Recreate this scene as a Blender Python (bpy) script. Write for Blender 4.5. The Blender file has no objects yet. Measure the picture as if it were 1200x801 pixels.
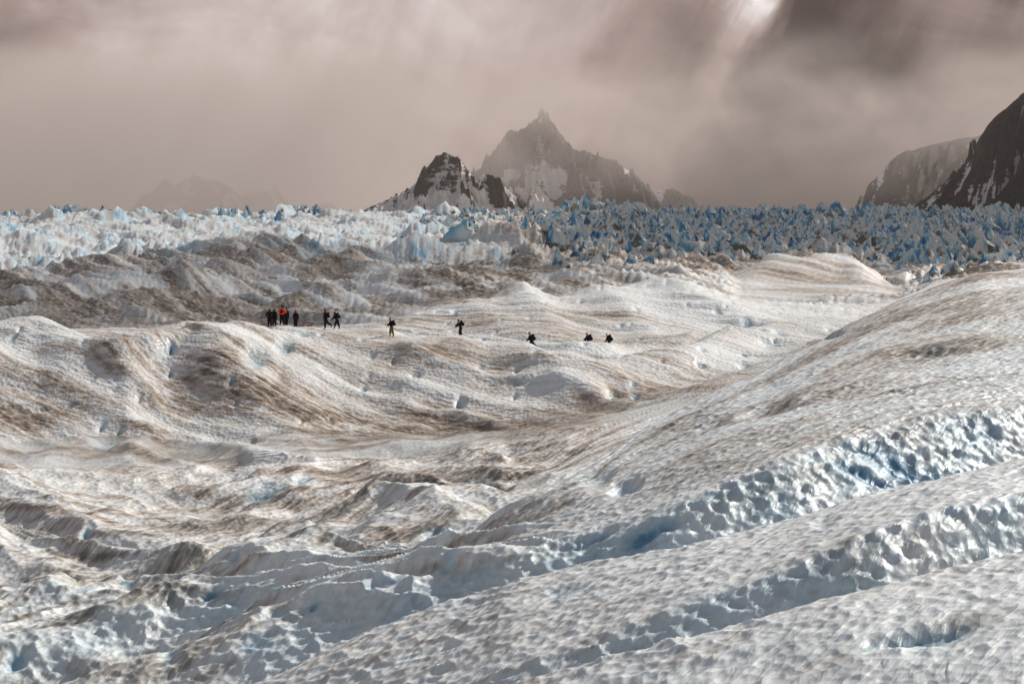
import bpy, bmesh, math, random
import numpy as np
from mathutils import Vector, Matrix

S = bpy.context.scene
COL = S.collection

# ------------------------------------------------------------------ camera
# The camera stands at (0,0,0) looking along +Y with a 100 mm lens; heights are metres relative to the eye.
F = 3333.0            # focal length in photograph pixels
cam_d = bpy.data.cameras.new('camera')
cam_d.sensor_width = 36.0
cam_d.lens = 36.0 * F / 1200.0
cam_d.shift_y = -150.5 / 1200.0
cam_d.clip_start = 1.0
cam_d.clip_end = 120000.0
cam = bpy.data.objects.new('camera', cam_d)
cam.rotation_euler = (math.radians(90), 0, 0)
COL.objects.link(cam)
S.camera = cam

# ------------------------------------------------------------------ light
SUN_EL = math.radians(33)
SUN_AZ = math.radians(45)       # compass angle from +Y (view direction) towards +X (right): behind and to the right
S.view_settings.view_transform = 'Standard'
S.view_settings.look = 'None'
S.view_settings.exposure = 0.0
S.view_settings.gamma = 1.0

sun_d = bpy.data.lights.new('sun', 'SUN')
sun_d.energy = 4.7
sun_d.angle = math.radians(0.6)
sun_d.color = (1.0, 0.945, 0.87)
sun = bpy.data.objects.new('sun', sun_d)
sdir = Vector((math.sin(SUN_AZ) * math.cos(SUN_EL), math.cos(SUN_AZ) * math.cos(SUN_EL), math.sin(SUN_EL)))
sun.rotation_euler = sdir.to_track_quat('Z', 'Y').to_euler()
sun.location = (0, 0, 3000)
COL.objects.link(sun)


class NT:
    """tiny helper for node trees"""
    def __init__(s, nt):
        s.nt = nt
        s.n = nt.nodes
        s.l = nt.links
        s.n.clear()

    def node(s, t, inputs=None, **props):
        nd = s.n.new(t)
        for k, v in props.items():
            setattr(nd, k, v)
        if inputs:
            for k, v in inputs.items():
                s.set(nd, k, v)
        return nd

    def set(s, nd, k, v):
        sock = nd.inputs[k]
        if isinstance(v, bpy.types.NodeSocket):
            s.l.new(v, sock)
        elif isinstance(v, bpy.types.Node):
            s.l.new(v.outputs[0], sock)
        else:
            sock.default_value = v

    def math(s, op, a, b=None, c=None, clamp=False):
        nd = s.n.new('ShaderNodeMath')
        nd.operation = op
        nd.use_clamp = clamp
        s.set(nd, 0, a)
        if b is not None:
            s.set(nd, 1, b)
        if c is not None:
            s.set(nd, 2, c)
        return nd.outputs[0]

    def ramp(s, fac, stops, interp='LINEAR'):
        nd = s.n.new('ShaderNodeValToRGB')
        nd.color_ramp.interpolation = interp
        els = nd.color_ramp.elements
        els[0].position, els[1].position = stops[0][0], stops[-1][0]
        els[0].color = col4(stops[0][1])
        els[1].color = col4(stops[-1][1])
        for p, c in stops[1:-1]:
            e = els.new(p)
            e.color = col4(c)
        s.l.new(fac, nd.inputs[0])
        return nd.outputs[0]

    def mix(s, fac, a, b, blend='MIX'):
        nd = s.n.new('ShaderNodeMix')
        nd.data_type = 'RGBA'
        nd.blend_type = blend
        s.set(nd, 0, fac)
        for i, v in ((6, a), (7, b)):
            if isinstance(v, bpy.types.NodeSocket):
                s.l.new(v, nd.inputs[i])
            else:
                nd.inputs[i].default_value = col4(v)
        return nd.outputs[2]

    def noise(s, vec, scale, detail=4, rough=0.55, dist=0.0, out=0):
        nd = s.node('ShaderNodeTexNoise', {'Scale': scale, 'Detail': detail, 'Roughness': rough, 'Distortion': dist})
        s.l.new(vec, nd.inputs['Vector'])
        return nd.outputs[out]

    def mapping(s, vec, loc=(0, 0, 0), rot=(0, 0, 0), scale=(1, 1, 1)):
        nd = s.node('ShaderNodeMapping', {'Location': loc, 'Rotation': rot, 'Scale': scale})
        s.l.new(vec, nd.inputs['Vector'])
        return nd.outputs[0]

    def attr(s, name):
        nd = s.node('ShaderNodeAttribute')
        nd.attribute_name = name
        return nd.outputs['Fac']


def col4(c):
    if isinstance(c, (int, float)):
        return (c, c, c, 1.0)
    return tuple(c) if len(c) == 4 else (c[0], c[1], c[2], 1.0)


# ------------------------------------------------------------------ sky: daylight sky behind a thick broken cloud deck
world = bpy.data.worlds.new('World')
S.world = world
world.use_nodes = True
w = NT(world.node_tree)
tc = w.node('ShaderNodeTexCoord')
gen = tc.outputs['Generated']
sky = w.node('ShaderNodeTexSky', sky_type='NISHITA', sun_disc=False)
sky.sun_elevation = SUN_EL
sky.sun_rotation = SUN_AZ
skyc = w.mix(1.0, sky.outputs[0], (0.10, 0.10, 0.10), 'MULTIPLY')
sep = w.node('ShaderNodeSeparateXYZ', {0: gen})
z = sep.outputs[2]
x = sep.outputs[0]
# cloud bodies placed by direction: u, v are tangents right and up of the view axis, in 1/3333 units
yv = w.math('MAXIMUM', sep.outputs[1], 0.08)
u = w.math('MULTIPLY', w.math('DIVIDE', x, yv), F)
v = w.math('MULTIPLY', w.math('DIVIDE', z, yv), F)
uv = w.node('ShaderNodeCombineXYZ', {0: u, 1: v, 2: 0.0}).outputs[0]
sl_ = w.math('ADD', w.math('MULTIPLY', u, 0.904), w.math('MULTIPLY', v, -0.427))      # across the falling streaks
al_ = w.math('ADD', w.math('MULTIPLY', u, 0.427), w.math('MULTIPLY', v, 0.904))
sv_ = w.node('ShaderNodeCombineXYZ', {0: w.math('MULTIPLY', sl_, 0.022), 1: w.math('MULTIPLY', al_, 0.0045), 2: 4.0}).outputs[0]
streak = w.noise(sv_, 1.0, 5, 0.55, 0.6)
n1 = w.noise(w.mapping(uv, scale=(0.0042, 0.0065, 1)), 1.0, 6, 0.55, 0.7)
n2 = w.noise(w.mapping(uv, loc=(5, 3, 2), scale=(0.0018, 0.0032, 1)), 1.0, 3, 0.5, 0.3)


un_ = w.math('MULTIPLY', w.math('SUBTRACT', w.noise(w.mapping(uv, loc=(9, 1, 0), scale=(0.016, 0.012, 1)), 1.0, 5, 0.6, 0.4), 0.5), 130.0)
u_ = w.math('ADD', u, un_)
v_ = w.math('ADD', v, w.math('MULTIPLY', w.math('SUBTRACT', streak, 0.5), 150.0))


def sky_blob(px, py, rx_, ry_, amt):
    a = w.math('DIVIDE', w.math('SUBTRACT', u_, px - 600.0), rx_)
    b = w.math('DIVIDE', w.math('SUBTRACT', v_, 250.0 - py), ry_)
    q = w.math('ADD', w.math('MULTIPLY', a, a), w.math('MULTIPLY', b, b))
    return w.math('MULTIPLY', w.math('EXPONENT', w.math('MULTIPLY', q, -1.0)), amt)


m = w.math('ADD', w.math('MULTIPLY', w.math('SUBTRACT', n1, 0.5), 0.75), w.math('MULTIPLY', w.math('SUBTRACT', n2, 0.5), 0.5))
m = w.math('ADD', m, w.math('MULTIPLY', w.math('SUBTRACT', streak, 0.5), 0.17))
m = w.math('ADD', m, 0.45)
sh1 = w.math('DIVIDE', w.math('SUBTRACT', w.math('ADD', sl_, w.math('MULTIPLY', un_, 0.25)), 150.0), 22.0)
m = w.math('ADD', m, w.math('MULTIPLY', w.math('EXPONENT', w.math('MULTIPLY', w.math('MULTIPLY', sh1, sh1), -1.0)), 0.16))
sh2 = w.math('DIVIDE', w.math('SUBTRACT', w.math('ADD', sl_, w.math('MULTIPLY', un_, 0.35)), 232.0), 62.0)
m = w.math('ADD', m, w.math('MULTIPLY', w.math('EXPONENT', w.math('MULTIPLY', w.math('MULTIPLY', sh2, sh2), -1.0)), -0.24))
for a_ in [(520, 40, 360, 150, 0.24), (270, 10, 260, 80, 0.16), (-40, -20, 180, 100, -0.20), (975, 195, 150, 140, -0.72), (820, 235, 120, 50, -0.10), (1090, 60, 150, 90, 0.06), (886, -22, 30, 48, 0.42),
           (850, 90, 24, 90, 0.16), (935, 40, 30, 60, -0.12), (760, 60, 60, 90, -0.07), (1180, 30, 60, 60, -0.1), (170, 150, 320, 110, 0.13), (640, 150, 120, 60, 0.06)]:
    m = w.math('ADD', m, sky_blob(*a_))
CLOUD_STOPS = [(0.05, (0.055, 0.040, 0.037)), (0.30, (0.155, 0.112, 0.101)), (0.52, (0.355, 0.272, 0.246)), (0.72, (0.58, 0.48, 0.45)), (1.0, (1.0, 0.93, 0.93))]
cloud = w.ramp(m, CLOUD_STOPS)
# higher up the deck is brighter, greyer, with gaps where the blue sky shows
up = w.math('MULTIPLY_ADD', z, 3.2, -0.25, clamp=True)
cloud_hi = w.ramp(w.noise(gen, 2.2, 5, 0.55, 0.4), [(0.35, (0.10, 0.107, 0.12)), (0.65, (0.30, 0.315, 0.34))])
gap = w.ramp(w.noise(gen, 2.6, 5, 0.55), [(0.50, 0.0), (0.62, 1.0)])
cloud2 = w.mix(up, cloud, cloud_hi)
gapf = w.math('MULTIPLY', w.math('MULTIPLY', gap, up), 0.7)
full = w.mix(gapf, cloud2, skyc)
bg = w.node('ShaderNodeBackground', {'Strength': 1.0})
w.l.new(full, bg.inputs[0])
wo = w.node('ShaderNodeOutputWorld')
w.l.new(bg.outputs[0], wo.inputs[0])

# ------------------------------------------------------------------ helpers
def tag(o, label=None, cat=None, group=None, kind=None):
    if label:
        o['label'] = label
    if cat:
        o['category'] = cat
    if group:
        o['group'] = group
    if kind:
        o['kind'] = kind
    return o


def mesh_np(name, verts, quads=None, tris=None, mat=None, smooth=True, attrs=None, link=True):
    me = bpy.data.meshes.new(name)
    nv = len(verts)
    me.vertices.add(nv)
    me.vertices.foreach_set('co', np.ascontiguousarray(verts, dtype=np.float32).ravel())
    loops, starts = [], []
    s = 0
    if quads is not None and len(quads):
        loops.append(np.asarray(quads, dtype=np.int32).ravel())
        starts.append(np.arange(len(quads), dtype=np.int32) * 4)
        s = len(quads) * 4
    if tris is not None and len(tris):
        loops.append(np.asarray(tris, dtype=np.int32).ravel())
        starts.append(s + np.arange(len(tris), dtype=np.int32) * 3)
    loops = np.concatenate(loops)
    starts = np.concatenate(starts)
    me.loops.add(len(loops))
    me.loops.foreach_set('vertex_index', loops)
    me.polygons.add(len(starts))
    me.polygons.foreach_set('loop_start', starts)
    me.update(calc_edges=True)
    me.polygons.foreach_set('use_smooth', np.full(len(starts), smooth, dtype=bool))
    if attrs:
        for k, v in attrs.items():
            a = me.attributes.new(k, 'FLOAT', 'POINT')
            a.data.foreach_set('value', np.ascontiguousarray(v, dtype=np.float32).ravel())
    if mat:
        me.materials.append(mat)
    if not link:
        return me
    o = bpy.data.objects.new(name, me)
    COL.objects.link(o)
    return o


def grid_quads(nr, nc):
    i = np.arange(nr * nc, dtype=np.int32).reshape(nr, nc)
    # rows run away from the camera, columns to the right: upward-facing winding
    return np.stack([i[:-1, :-1], i[:-1, 1:], i[1:, 1:], i[1:, :-1]], -1).reshape(-1, 4)


def _hash(ix, iy, seed):
    h = (ix.astype(np.int64) * 374761393 + iy.astype(np.int64) * 668265263 + seed * 1442695041) & 0xFFFFFFFF
    h = ((h ^ (h >> 13)) * 1274126177) & 0xFFFFFFFF
    h = ((h ^ (h >> 16)) * 2246822519) & 0xFFFFFFFF
    return ((h ^ (h >> 15)) & 0xFFFFFF).astype(np.float32) / 16777216.0


def pnoise(x, y, seed=0):
    """gradient noise, about -1..1"""
    x0 = np.floor(x); y0 = np.floor(y)
    fx = (x - x0).astype(np.float32); fy = (y - y0).astype(np.float32)
    ix = x0.astype(np.int64); iy = y0.astype(np.int64)
    ux = fx * fx * fx * (fx * (fx * 6 - 15) + 10); uy = fy * fy * fy * (fy * (fy * 6 - 15) + 10)

    def g(dx, dy):
        a = _hash(ix + dx, iy + dy, seed) * 6.2831853
        return np.cos(a) * (fx - dx) + np.sin(a) * (fy - dy)
    a = g(0, 0); b = g(1, 0); c = g(0, 1); d = g(1, 1)
    r = a + (b - a) * ux
    r2 = c + (d - c) * ux
    return (r + (r2 - r) * uy) * 1.5


def fbm(x, y, octs=4, seed=0, gain=0.5, lac=2.03):
    t = 0; a = 1.0; n = 0
    for i in range(octs):
        t = t + a * pnoise(x, y, seed + i * 17)
        n += a
        a *= gain
        x = x * lac + 11.3; y = y * lac - 7.1
    return t / n


def ridged(x, y, octs=4, seed=0, gain=0.5, lac=2.07, sharp=1.0):
    t = 0; a = 1.0; n = 0; w_ = 1.0
    for i in range(octs):
        r = 1 - np.abs(pnoise(x, y, seed + i * 31))
        r = np.clip(r, 0, 1) ** (2 * sharp)
        t = t + a * r * w_
        w_ = np.clip(r * 1.6, 0, 1)
        n += a
        a *= gain
        x = x * lac + 5.3; y = y * lac + 9.7
    return t / n


def worley(x, y, seed=0, jit=0.9):
    """distance to nearest and second nearest feature point, plus cell id"""
    ix = np.floor(x).astype(np.int64); iy = np.floor(y).astype(np.int64)
    fx = (x - ix).astype(np.float32); fy = (y - iy).astype(np.float32)
    f1 = np.full(x.shape, 9.0, np.float32); f2 = f1.copy(); cid = np.zeros(x.shape, np.float32)
    for dy in (-1, 0, 1):
        for dx in (-1, 0, 1):
            hx = _hash(ix + dx, iy + dy, seed); hy = _hash(ix + dx, iy + dy, seed + 71)
            px = dx + 0.5 + (hx - 0.5) * jit - fx; py = dy + 0.5 + (hy - 0.5) * jit - fy
            d = px * px + py * py
            near = d < f1
            f2 = np.where(near, f1, np.minimum(f2, d))
            cid = np.where(near, _hash(ix + dx, iy + dy, seed + 133), cid)
            f1 = np.where(near, d, f1)
    return np.sqrt(f1), np.sqrt(f2), cid


def smooth1(a, sig):
    r = int(sig * 3)
    k = np.exp(-0.5 * (np.arange(-r, r + 1) / sig) ** 2); k /= k.sum()
    return np.convolve(np.pad(a, r, mode='edge'), k, mode='valid')


def sstep(a, b, x):
    t = np.clip((x - a) / (b - a), 0, 1)
    return t * t * (3 - 2 * t)


# ------------------------------------------------------------------ the glacier surface
# Crest and trough lines of the ice, near to far, as (photo x, photo y, metres below eye level); the distance follows from the last two.
CURVES = [
 [(-150,980,17),(600,930,11.5),(1350,900,8.5)],
 [(-150,960,16.8),(300,900,14),(600,803,11),(800,747,9.6),(1000,695,8.6),(1200,648,8),(1350,610,7.6)],
 [(-150,965,17.3),(300,905,15),(600,835,12.3),(800,785,11.2),(1000,735,10.3),(1200,690,9.8),(1350,650,9.4)],
 [(-150,930,16.8),(300,870,14.4),(560,795,12.0),(650,765,11.2),(750,725,10.2),(850,688,9.4),(960,645,8.6),(1040,612,8.1),(1120,590,7.8),(1200,580,7.7),(1350,560,7.5)],
 [(-150,900,16.5),(150,860,15.5),(310,801,14),(400,752,13),(533,703,11.8),(600,683,11.2),(693,657,10.6),(800,643,9.9),(1000,585,8.7),(1100,562,8.4),(1200,538,8.2),(1350,500,7.8)],
 [(-150,905,17.3),(150,870,16.8),(310,825,15.7),(400,785,14.8),(533,740,13.6),(600,722,13.0),(693,700,12.3),(800,690,11.9),(1000,630,10.6),(1200,585,10.2),(1350,545,9.8)],
 [(-150,850,17),(0,830,16.8),(100,805,16.3),(200,765,15.5),(270,737,14.8),(330,707,14),(400,685,13.2),(430,675,12.8),(517,660,12.1),(600,650,11.4),(683,640,10.9),(750,610,10.2),(835,569,9.2),(933,531,8.3),(1045,496,7.7),(1132,482,7.4),(1200,475,7.3),(1350,455,7)],
 [(-150,860,18),(0,842,17.8),(100,815,17.3),(200,775,16.5),(270,747,15.7),(330,715,14.6),(400,690,13.6),(517,658,12.3),(683,622,10.8),(835,550,9.1),(933,517,8.2),(1045,485,7.6),(1200,462,7.15),(1350,445,6.9)],
 [(-150,790,17),(0,760,16.6),(60,728,16.0),(110,718,15.7),(173,705,15.3),(190,692,15),(260,686,14.6),(330,683,14.3),(400,676,13.8),(517,650,12.5),(683,605,10.9),(835,535,9),(933,500,8.2),(1045,470,7.5),(1200,450,7.0),(1350,430,6.7)],
 [(-150,800,18),(0,765,17.6),(60,742,17.2),(110,730,17),(190,705,16.3),(260,698,15.8),(330,695,15.2),(400,680,14.3),(517,645,12.7),(683,590,10.9),(835,520,9),(933,485,8.1),(1045,455,7.4),(1200,435,6.8),(1350,420,6.6)],
 [(-150,755,17.3),(0,715,16.8),(60,690,16.4),(133,668,16),(200,663,15.8),(267,658,15.5),(330,655,15.2),(400,641,14.7),(477,645,13.8),(543,627,12.9),(633,588,11.6),(700,548,10.8),(750,505,10.2),(800,478,9.7),(850,455,9.0),(900,430,8.4),(950,402,7.5),(1000,378,6.6),(1050,352,5.5),(1100,335,4.7),(1150,319,3.9),(1200,315,3.75),(1350,292,2.6)],
 [(-150,765,18.5),(0,735,18),(60,712,17.8),(133,685,17.3),(200,680,17.2),(267,678,17),(330,672,16.8),(400,660,16.4),(477,665,15.2),(543,650,14.6),(633,615,13.6),(700,575,13.5),(750,535,13.2),(800,510,12.6),(900,465,11.8),(1000,410,9.5),(1100,362,7),(1200,345,6.1),(1350,325,5.2)],
 [(-150,640,17.2),(0,622,17),(83,645,16.9),(130,650,16.8),(240,650,16.7),(330,622,16.5),(380,612,16.2),(450,577,15.4),(500,570,15),(567,574,14.6),(592,588,14.4),(640,572,14.1),(700,538,14),(800,496,13),(900,452,12.1),(1000,403,10),(1100,358,7.4),(1200,342,6.5),(1350,325,6)],
 [(-150,645,18.2),(0,632,18),(83,650,18),(240,655,18),(330,630,17.8),(380,620,17.6),(450,595,17.4),(500,592,17.2),(567,590,17),(592,588,16.6),(640,562,15.6),(700,525,14.6),(800,485,13.4),(900,442,12.3),(1000,397,10.4),(1100,358,8),(1200,343,7),(1350,326,6.5)],
 [(-150,575,17),(0,572,17),(150,585,17.2),(240,592,17.3),(300,572,16.9),(400,568,16.7),(460,556,16.5),(520,548,16.2),(600,548,15.8),(640,540,15.3),(700,505,14.3),(800,470,13.3),(900,432,12.2),(1000,392,10.5),(1100,357,8.3),(1200,345,7.6),(1350,330,7.4)],
 [(-150,527,17),(0,523,16.8),(133,518,16.7),(200,523,16.8),(300,530,16.7),(400,523,16.5),(500,517,16.2),(560,513,16),(597,512,15.8),(650,506,15),(700,494,14.2),(800,463,13.2),(900,427,12.1),(1000,388,10.6),(1100,357,8.8),(1200,349,8.4),(1350,338,8.6)],
 [(-150,538,18.4),(0,536,18.3),(133,532,18.2),(300,540,18),(400,534,17.8),(500,527,17.4),(597,520,16.8),(650,506,15.9),(700,490,14.8),(800,458,13.5),(900,422,12.4),(1000,385,11),(1100,358,9.3),(1200,352,9.2),(1350,342,9.3)],
 [(-150,392,11),(0,387,11),(45,380,10.6),(75,392,11.2),(100,402,11.7),(150,420,12.4),(200,403,11.6),(260,396,11.1),(330,384,10.6),(400,384,10.6),(450,390,10.9),(480,398,11.2),(533,394,11),(573,394,11),(613,401,11.1),(640,412,11.5),(660,424,12),(690,424,12),(733,417,11.8),(800,406,11.4),(860,388,11),(915,378,10.8),(968,380,10.9),(990,386,11.4),(1040,375,11.2),(1100,360,10),(1200,352,9.6),(1350,342,9.9)],
 [(-150,400,12.5),(0,395,12.6),(45,390,12.2),(100,410,13),(150,428,13.6),(200,412,13),(260,404,12.4),(330,392,11.8),(400,391,11.7),(450,396,11.9),(480,402,12.1),(533,400,12),(573,400,12),(613,406,12),(640,417,12.4),(660,428,12.9),(690,428,12.9),(733,420,12.6),(800,410,12.2),(860,393,11.8),(915,383,11.6),(968,385,11.7),(1040,377,12),(1100,362,10.8),(1200,354,10.5),(1350,344,10.6)],
 [(-150,394,12.2),(0,389,12.3),(60,388,12.2),(120,392,12.2),(170,386,12),(233,378,11.6),(283,386,11.7),(330,388,11.8),(400,387,11.7),(450,384,11.5),(480,396,12),(533,397,12),(573,399,12),(613,402,11.9),(667,403,11.6),(715,403,11.6),(780,404,12),(800,404,12),(860,390,12),(915,382,12),(968,384,12),(1040,376,12.2),(1100,363,11.2),(1200,355,11),(1350,346,11)],
 [(-150,399,13),(0,394,13),(120,397,12.9),(170,390,12.8),(233,385,12.6),(283,390,12.5),(330,391,12.4),(400,390,12.3),(450,386,12.1),(480,394,12.3),(533,400,12.5),(573,403,12.5),(613,406,12.4),(667,407,12.2),(700,409,12.3),(722,415,12.8),(780,412,13),(800,408,12.8),(860,392,12.4),(915,384,12.4),(968,384,12.4),(1040,376,12.6),(1100,364,11.8),(1200,356,11.5),(1350,347,11.4)],
 [(-150,390,13.2),(0,388,13.2),(330,386,12.8),(400,383,12.4),(453,378,12),(480,370,11.6),(527,354,10.8),(560,357,10.9),(590,350,10.5),(610,340,9.8),(630,348,10.3),(650,353,10.6),(700,343,10),(760,333,9.3),(800,337,9.5),(860,349,10.6),(900,355,11.2),(950,357,11.5),(1000,358,11.7),(1050,352,11.5),(1090,335,10.5),(1120,325,9.8),(1180,315,9),(1350,305,8.6)],
 [(-150,396,14.6),(0,394,14.6),(330,392,14.3),(400,389,14),(453,386,13.8),(480,380,13.6),(527,366,13),(560,368,13),(610,352,12.2),(650,362,12.6),(700,352,12),(760,343,11.6),(800,347,11.8),(860,358,12.6),(950,364,13),(1000,364,13),(1050,357,12.8),(1100,338,12),(1180,322,11),(1350,312,10.5)],
 [(-150,372,16.6),(0,372,16.6),(77,368,16.4),(133,366,16.2),(267,366,16.2),(400,365,16),(480,358,15.2),(520,345,14.4),(560,345,14.4),(600,340,14),(650,342,13.9),(700,341,13.7),(760,337,13.2),(850,345,14.5),(900,338,14.6),(985,334,14.4),(1035,345,14.6),(1060,352,14.5),(1120,330,13),(1200,318,12),(1350,309,11.6)],
 [(-150,358,15),(0,355,14.6),(77,343,13.8),(110,324,12.2),(133,321,12),(160,325,12.4),(200,330,12.8),(240,330,12.8),(267,325,12.4),(287,313,11.4),(320,310,11.2),(367,318,12),(400,314,11.8),(440,328,12.8),(480,325,12.8),(520,330,13),(560,322,12.6),(600,328,13),(650,322,12.8),(700,332,13),(760,326,12.6),(800,328,12.6),(830,331,15.2),(850,328,14.9),(875,315,12.5),(900,301,10.0),(918,298,9.5),(940,304,10.4),(962,300,9.9),(985,295,9.2),(1010,309,11.4),(1035,328,15.1),(1060,344,17.2),(1120,322,13.6),(1200,312,12.0),(1350,305,11.3)],
 [(-150,362,16.6),(0,360,16.4),(77,350,15.6),(110,334,14.5),(200,338,15),(267,332,14.4),(320,320,14),(400,324,14.4),(480,332,15),(560,330,14.6),(650,330,14.8),(760,332,14.8),(850,334,15),(900,318,13.4),(985,315,13.2),(1035,335,14.6),(1060,345,15),(1120,332,14.5),(1200,322,13.5),(1350,315,13.3)],
 [(-150,330,15),(0,325,14.6),(100,318,13.6),(160,295,11),(180,290,10.6),(215,300,11.4),(255,305,12),(300,300,11.2),(350,308,12.2),(390,290,10.6),(430,300,11.6),(477,307,12.6),(500,282,9.8),(527,271,7.8),(553,285,9.6),(587,286,10),(600,281,9.4),(625,300,11.5),(647,284,9.8),(680,296,11.2),(740,310,12.6),(800,315,13.2),(850,316,13.4),(950,306,12.4),(1040,328,14.4),(1100,318,13.8),(1200,308,12.8),(1350,305,12.7)],
 [(-150,334,16.8),(0,330,16.6),(160,312,15),(255,315,15.2),(350,316,15.2),(430,312,14.6),(500,300,13.5),(553,300,13),(600,298,13),(680,306,14),(800,318,14.8),(950,310,14),(1040,328,15.6),(1200,310,14),(1350,306,13.8)],
]
BASE_FAR = [  # the broken field climbing to the skyline: (distance, metres below eye)
    (1150, 13.5), (1500, 11.5), (1900, 8.0), (2300, 5.4), (2700, 4.6), (3200, 12.0), (4000, 40.0)]

px_d = np.concatenate([np.linspace(-1500, -60, 40)[:-1], np.linspace(-60, 1260, 890), np.linspace(1260, 2700, 40)[1:]])
NC = len(px_d)
fine_px = np.arange(-150, 1351.0)


def curve_arrays(c, sig=5):
    a = np.array(c, dtype=float)
    py = smooth1(np.interp(fine_px, a[:, 0], a[:, 1]), sig)
    d = smooth1(np.interp(fine_px, a[:, 0], a[:, 2]), sig)
    py = np.interp(px_d, fine_px, py); d = np.interp(px_d, fine_px, d)
    return d * F / (py - 250.0), -d


Yk = []; Zk = []
MIN_GAP = {3: 3.4, 6: 4.6, 4: 3.0}
for ci, c in enumerate(CURVES):
    Y_, Z_ = curve_arrays(c)
    if Yk:
        lo = Yk[-1] + MIN_GAP.get(ci, 1.2)
        k_ = Y_ < lo
        Z_ = np.where(k_, Z_ * lo / Y_, Z_)      # keep the sight line when a line must stand farther off
        Y_ = np.where(k_, lo, Y_)
    Yk.append(Y_); Zk.append(Z_)
for (Yb, db) in BASE_FAR:
    Yk.append(np.maximum(Yk[-1] + 20, np.full(NC, float(Yb))))
    Zk.append(np.full(NC, -float(db)))
Yk.insert(0, Yk[0] * 0 + 30.0); Zk.insert(0, Zk[0] - 1.5)
Yk = np.array(Yk); Zk = np.array(Zk)
K = len(Yk)

rows = [np.arange(32, 56, 1.0), np.arange(56, 62, 0.3), np.arange(62, 132, 0.135), np.arange(132, 185, 0.30),
        np.arange(185, 330, 0.75), np.arange(330, 720, 2.6), np.arange(720, 2800, 8.5), np.arange(2800, 3900, 60)]
Yr = np.concatenate(rows)
NR = len(Yr)
U = (px_d - 600.0) / F
Zg = np.empty((NR, NC)); Vg = np.empty((NR, NC))
for i in range(NC):
    yk, zk = Yk[:, i], Zk[:, i]
    h = np.diff(yk); dl = np.diff(zk) / h
    mm = np.zeros(K)
    same = dl[:-1] * dl[1:] > 0
    w1 = 2 * h[1:] + h[:-1]; w2 = h[1:] + 2 * h[:-1]
    with np.errstate(divide='ignore', invalid='ignore'):
        hm = (w1 + w2) / (w1 / dl[:-1] + w2 / dl[1:])
    mm[1:-1] = np.where(same, hm, 0)
    j = np.clip(np.searchsorted(yk, Yr, side='right') - 1, 0, K - 2)
    t = np.clip((Yr - yk[j]) / h[j], 0, 1)
    t2 = t * t; t3 = t2 * t
    Zg[:, i] = (2 * t3 - 3 * t2 + 1) * zk[j] + (t3 - 2 * t2 + t) * h[j] * mm[j] + (-2 * t3 + 3 * t2) * zk[j + 1] + (t3 - t2) * h[j] * mm[j + 1]
    Vg[:, i] = j + t
YY = np.repeat(Yr[:, None], NC, 1)
XX = YY * U[None, :]
PX = np.repeat(px_d[None, :], NR, 0)
print('grid', NR, NC, NR * NC, flush=True)
Z0 = Zg.copy()


def visible_row(px, py, Z=None):
    """row index at which the sight line through photo pixel (px, py) meets the ice"""
    Z = Zg if Z is None else Z
    c = int(np.argmin(np.abs(px_d - px)))
    pyc = 250.0 - Z[:, c] * F / Yr
    run = np.minimum.accumulate(pyc)
    idx = int(np.argmax(run <= py))
    return idx, c


# --- slope direction masks
near = sstep(330, 240, YY)
mid = sstep(200, 240, YY) * sstep(470, 400, YY)
far = sstep(600, 760, YY)
leftness = sstep(760, 560, PX)
dZdY = np.gradient(Zg, axis=0) / np.gradient(Yr)[:, None]
facing = np.clip(dZdY * 1.6, 0, 1)              # walls that face the camera

# --- large soft undulation
Zg += near * 0.28 * fbm(XX / 9.0, YY / 13.0, 3, 5) * sstep(45, 90, YY)
Zg += near * leftness * sstep(95, 125, YY) * sstep(240, 190, YY) * (0.45 * fbm(XX / 9 + 0.25 * YY / 9, YY / 14.0, 3, 51))
lump = ridged(XX / 6.0 - YY / 30.0, YY / 11.0, 3, 61)
Zg += leftness * sstep(98, 120, YY) * sstep(232, 205, YY) * (lump - 0.45) * 0.55
rl = ridged(PX / 360.0 + 0.3 * fbm(XX / 10, YY / 14, 2, 63), Vg * 0.8 + PX / 420, 3, 65, sharp=0.8)
Zg += leftness * sstep(88, 104, YY) * sstep(215, 196, YY) * (rl - 0.45) * 1.7

# --- flutes running down the big mid slopes (down and to the right)
sx = XX + YY * 0.60 + 3.0 * fbm(XX / 16, YY / 26, 3, 7)
fl = fbm(sx / 1.9, YY / 70.0, 3, 21)
fl2 = ridged(sx / 6.5, YY / 80.0, 2, 23)
flmask = sstep(196, 212, YY) * sstep(430, 380, YY) * sstep(1100, 1000, PX)
Zg += flmask * (0.22 * fl + 0.55 * (fl2 - 0.5))
def spur(pts, wd, h, skew=0.0):
    out = np.zeros_like(Zg)
    for (xa, ya, da), (xb, yb, db) in zip(pts[:-1], pts[1:]):
        Ya, Yb = da * F / (ya - 250), db * F / (yb - 250)
        A = np.array([(xa - 600) * Ya / F, Ya]); B = np.array([(xb - 600) * Yb / F, Yb])
        d = B - A; L = d @ d
        t_ = np.clip(((XX - A[0]) * d[0] + (YY - A[1]) * d[1]) / L, 0, 1)
        ex = XX - (A[0] + t_ * d[0]); ey = YY - (A[1] + t_ * d[1])
        side = np.tanh((ex * d[1] - ey * d[0]) / math.sqrt(L) / 2.0)
        q = np.hypot(ex, ey) / (wd * (1 + skew * side))
        out = np.maximum(out, h * np.exp(-q ** 1.6))
    return out


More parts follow.
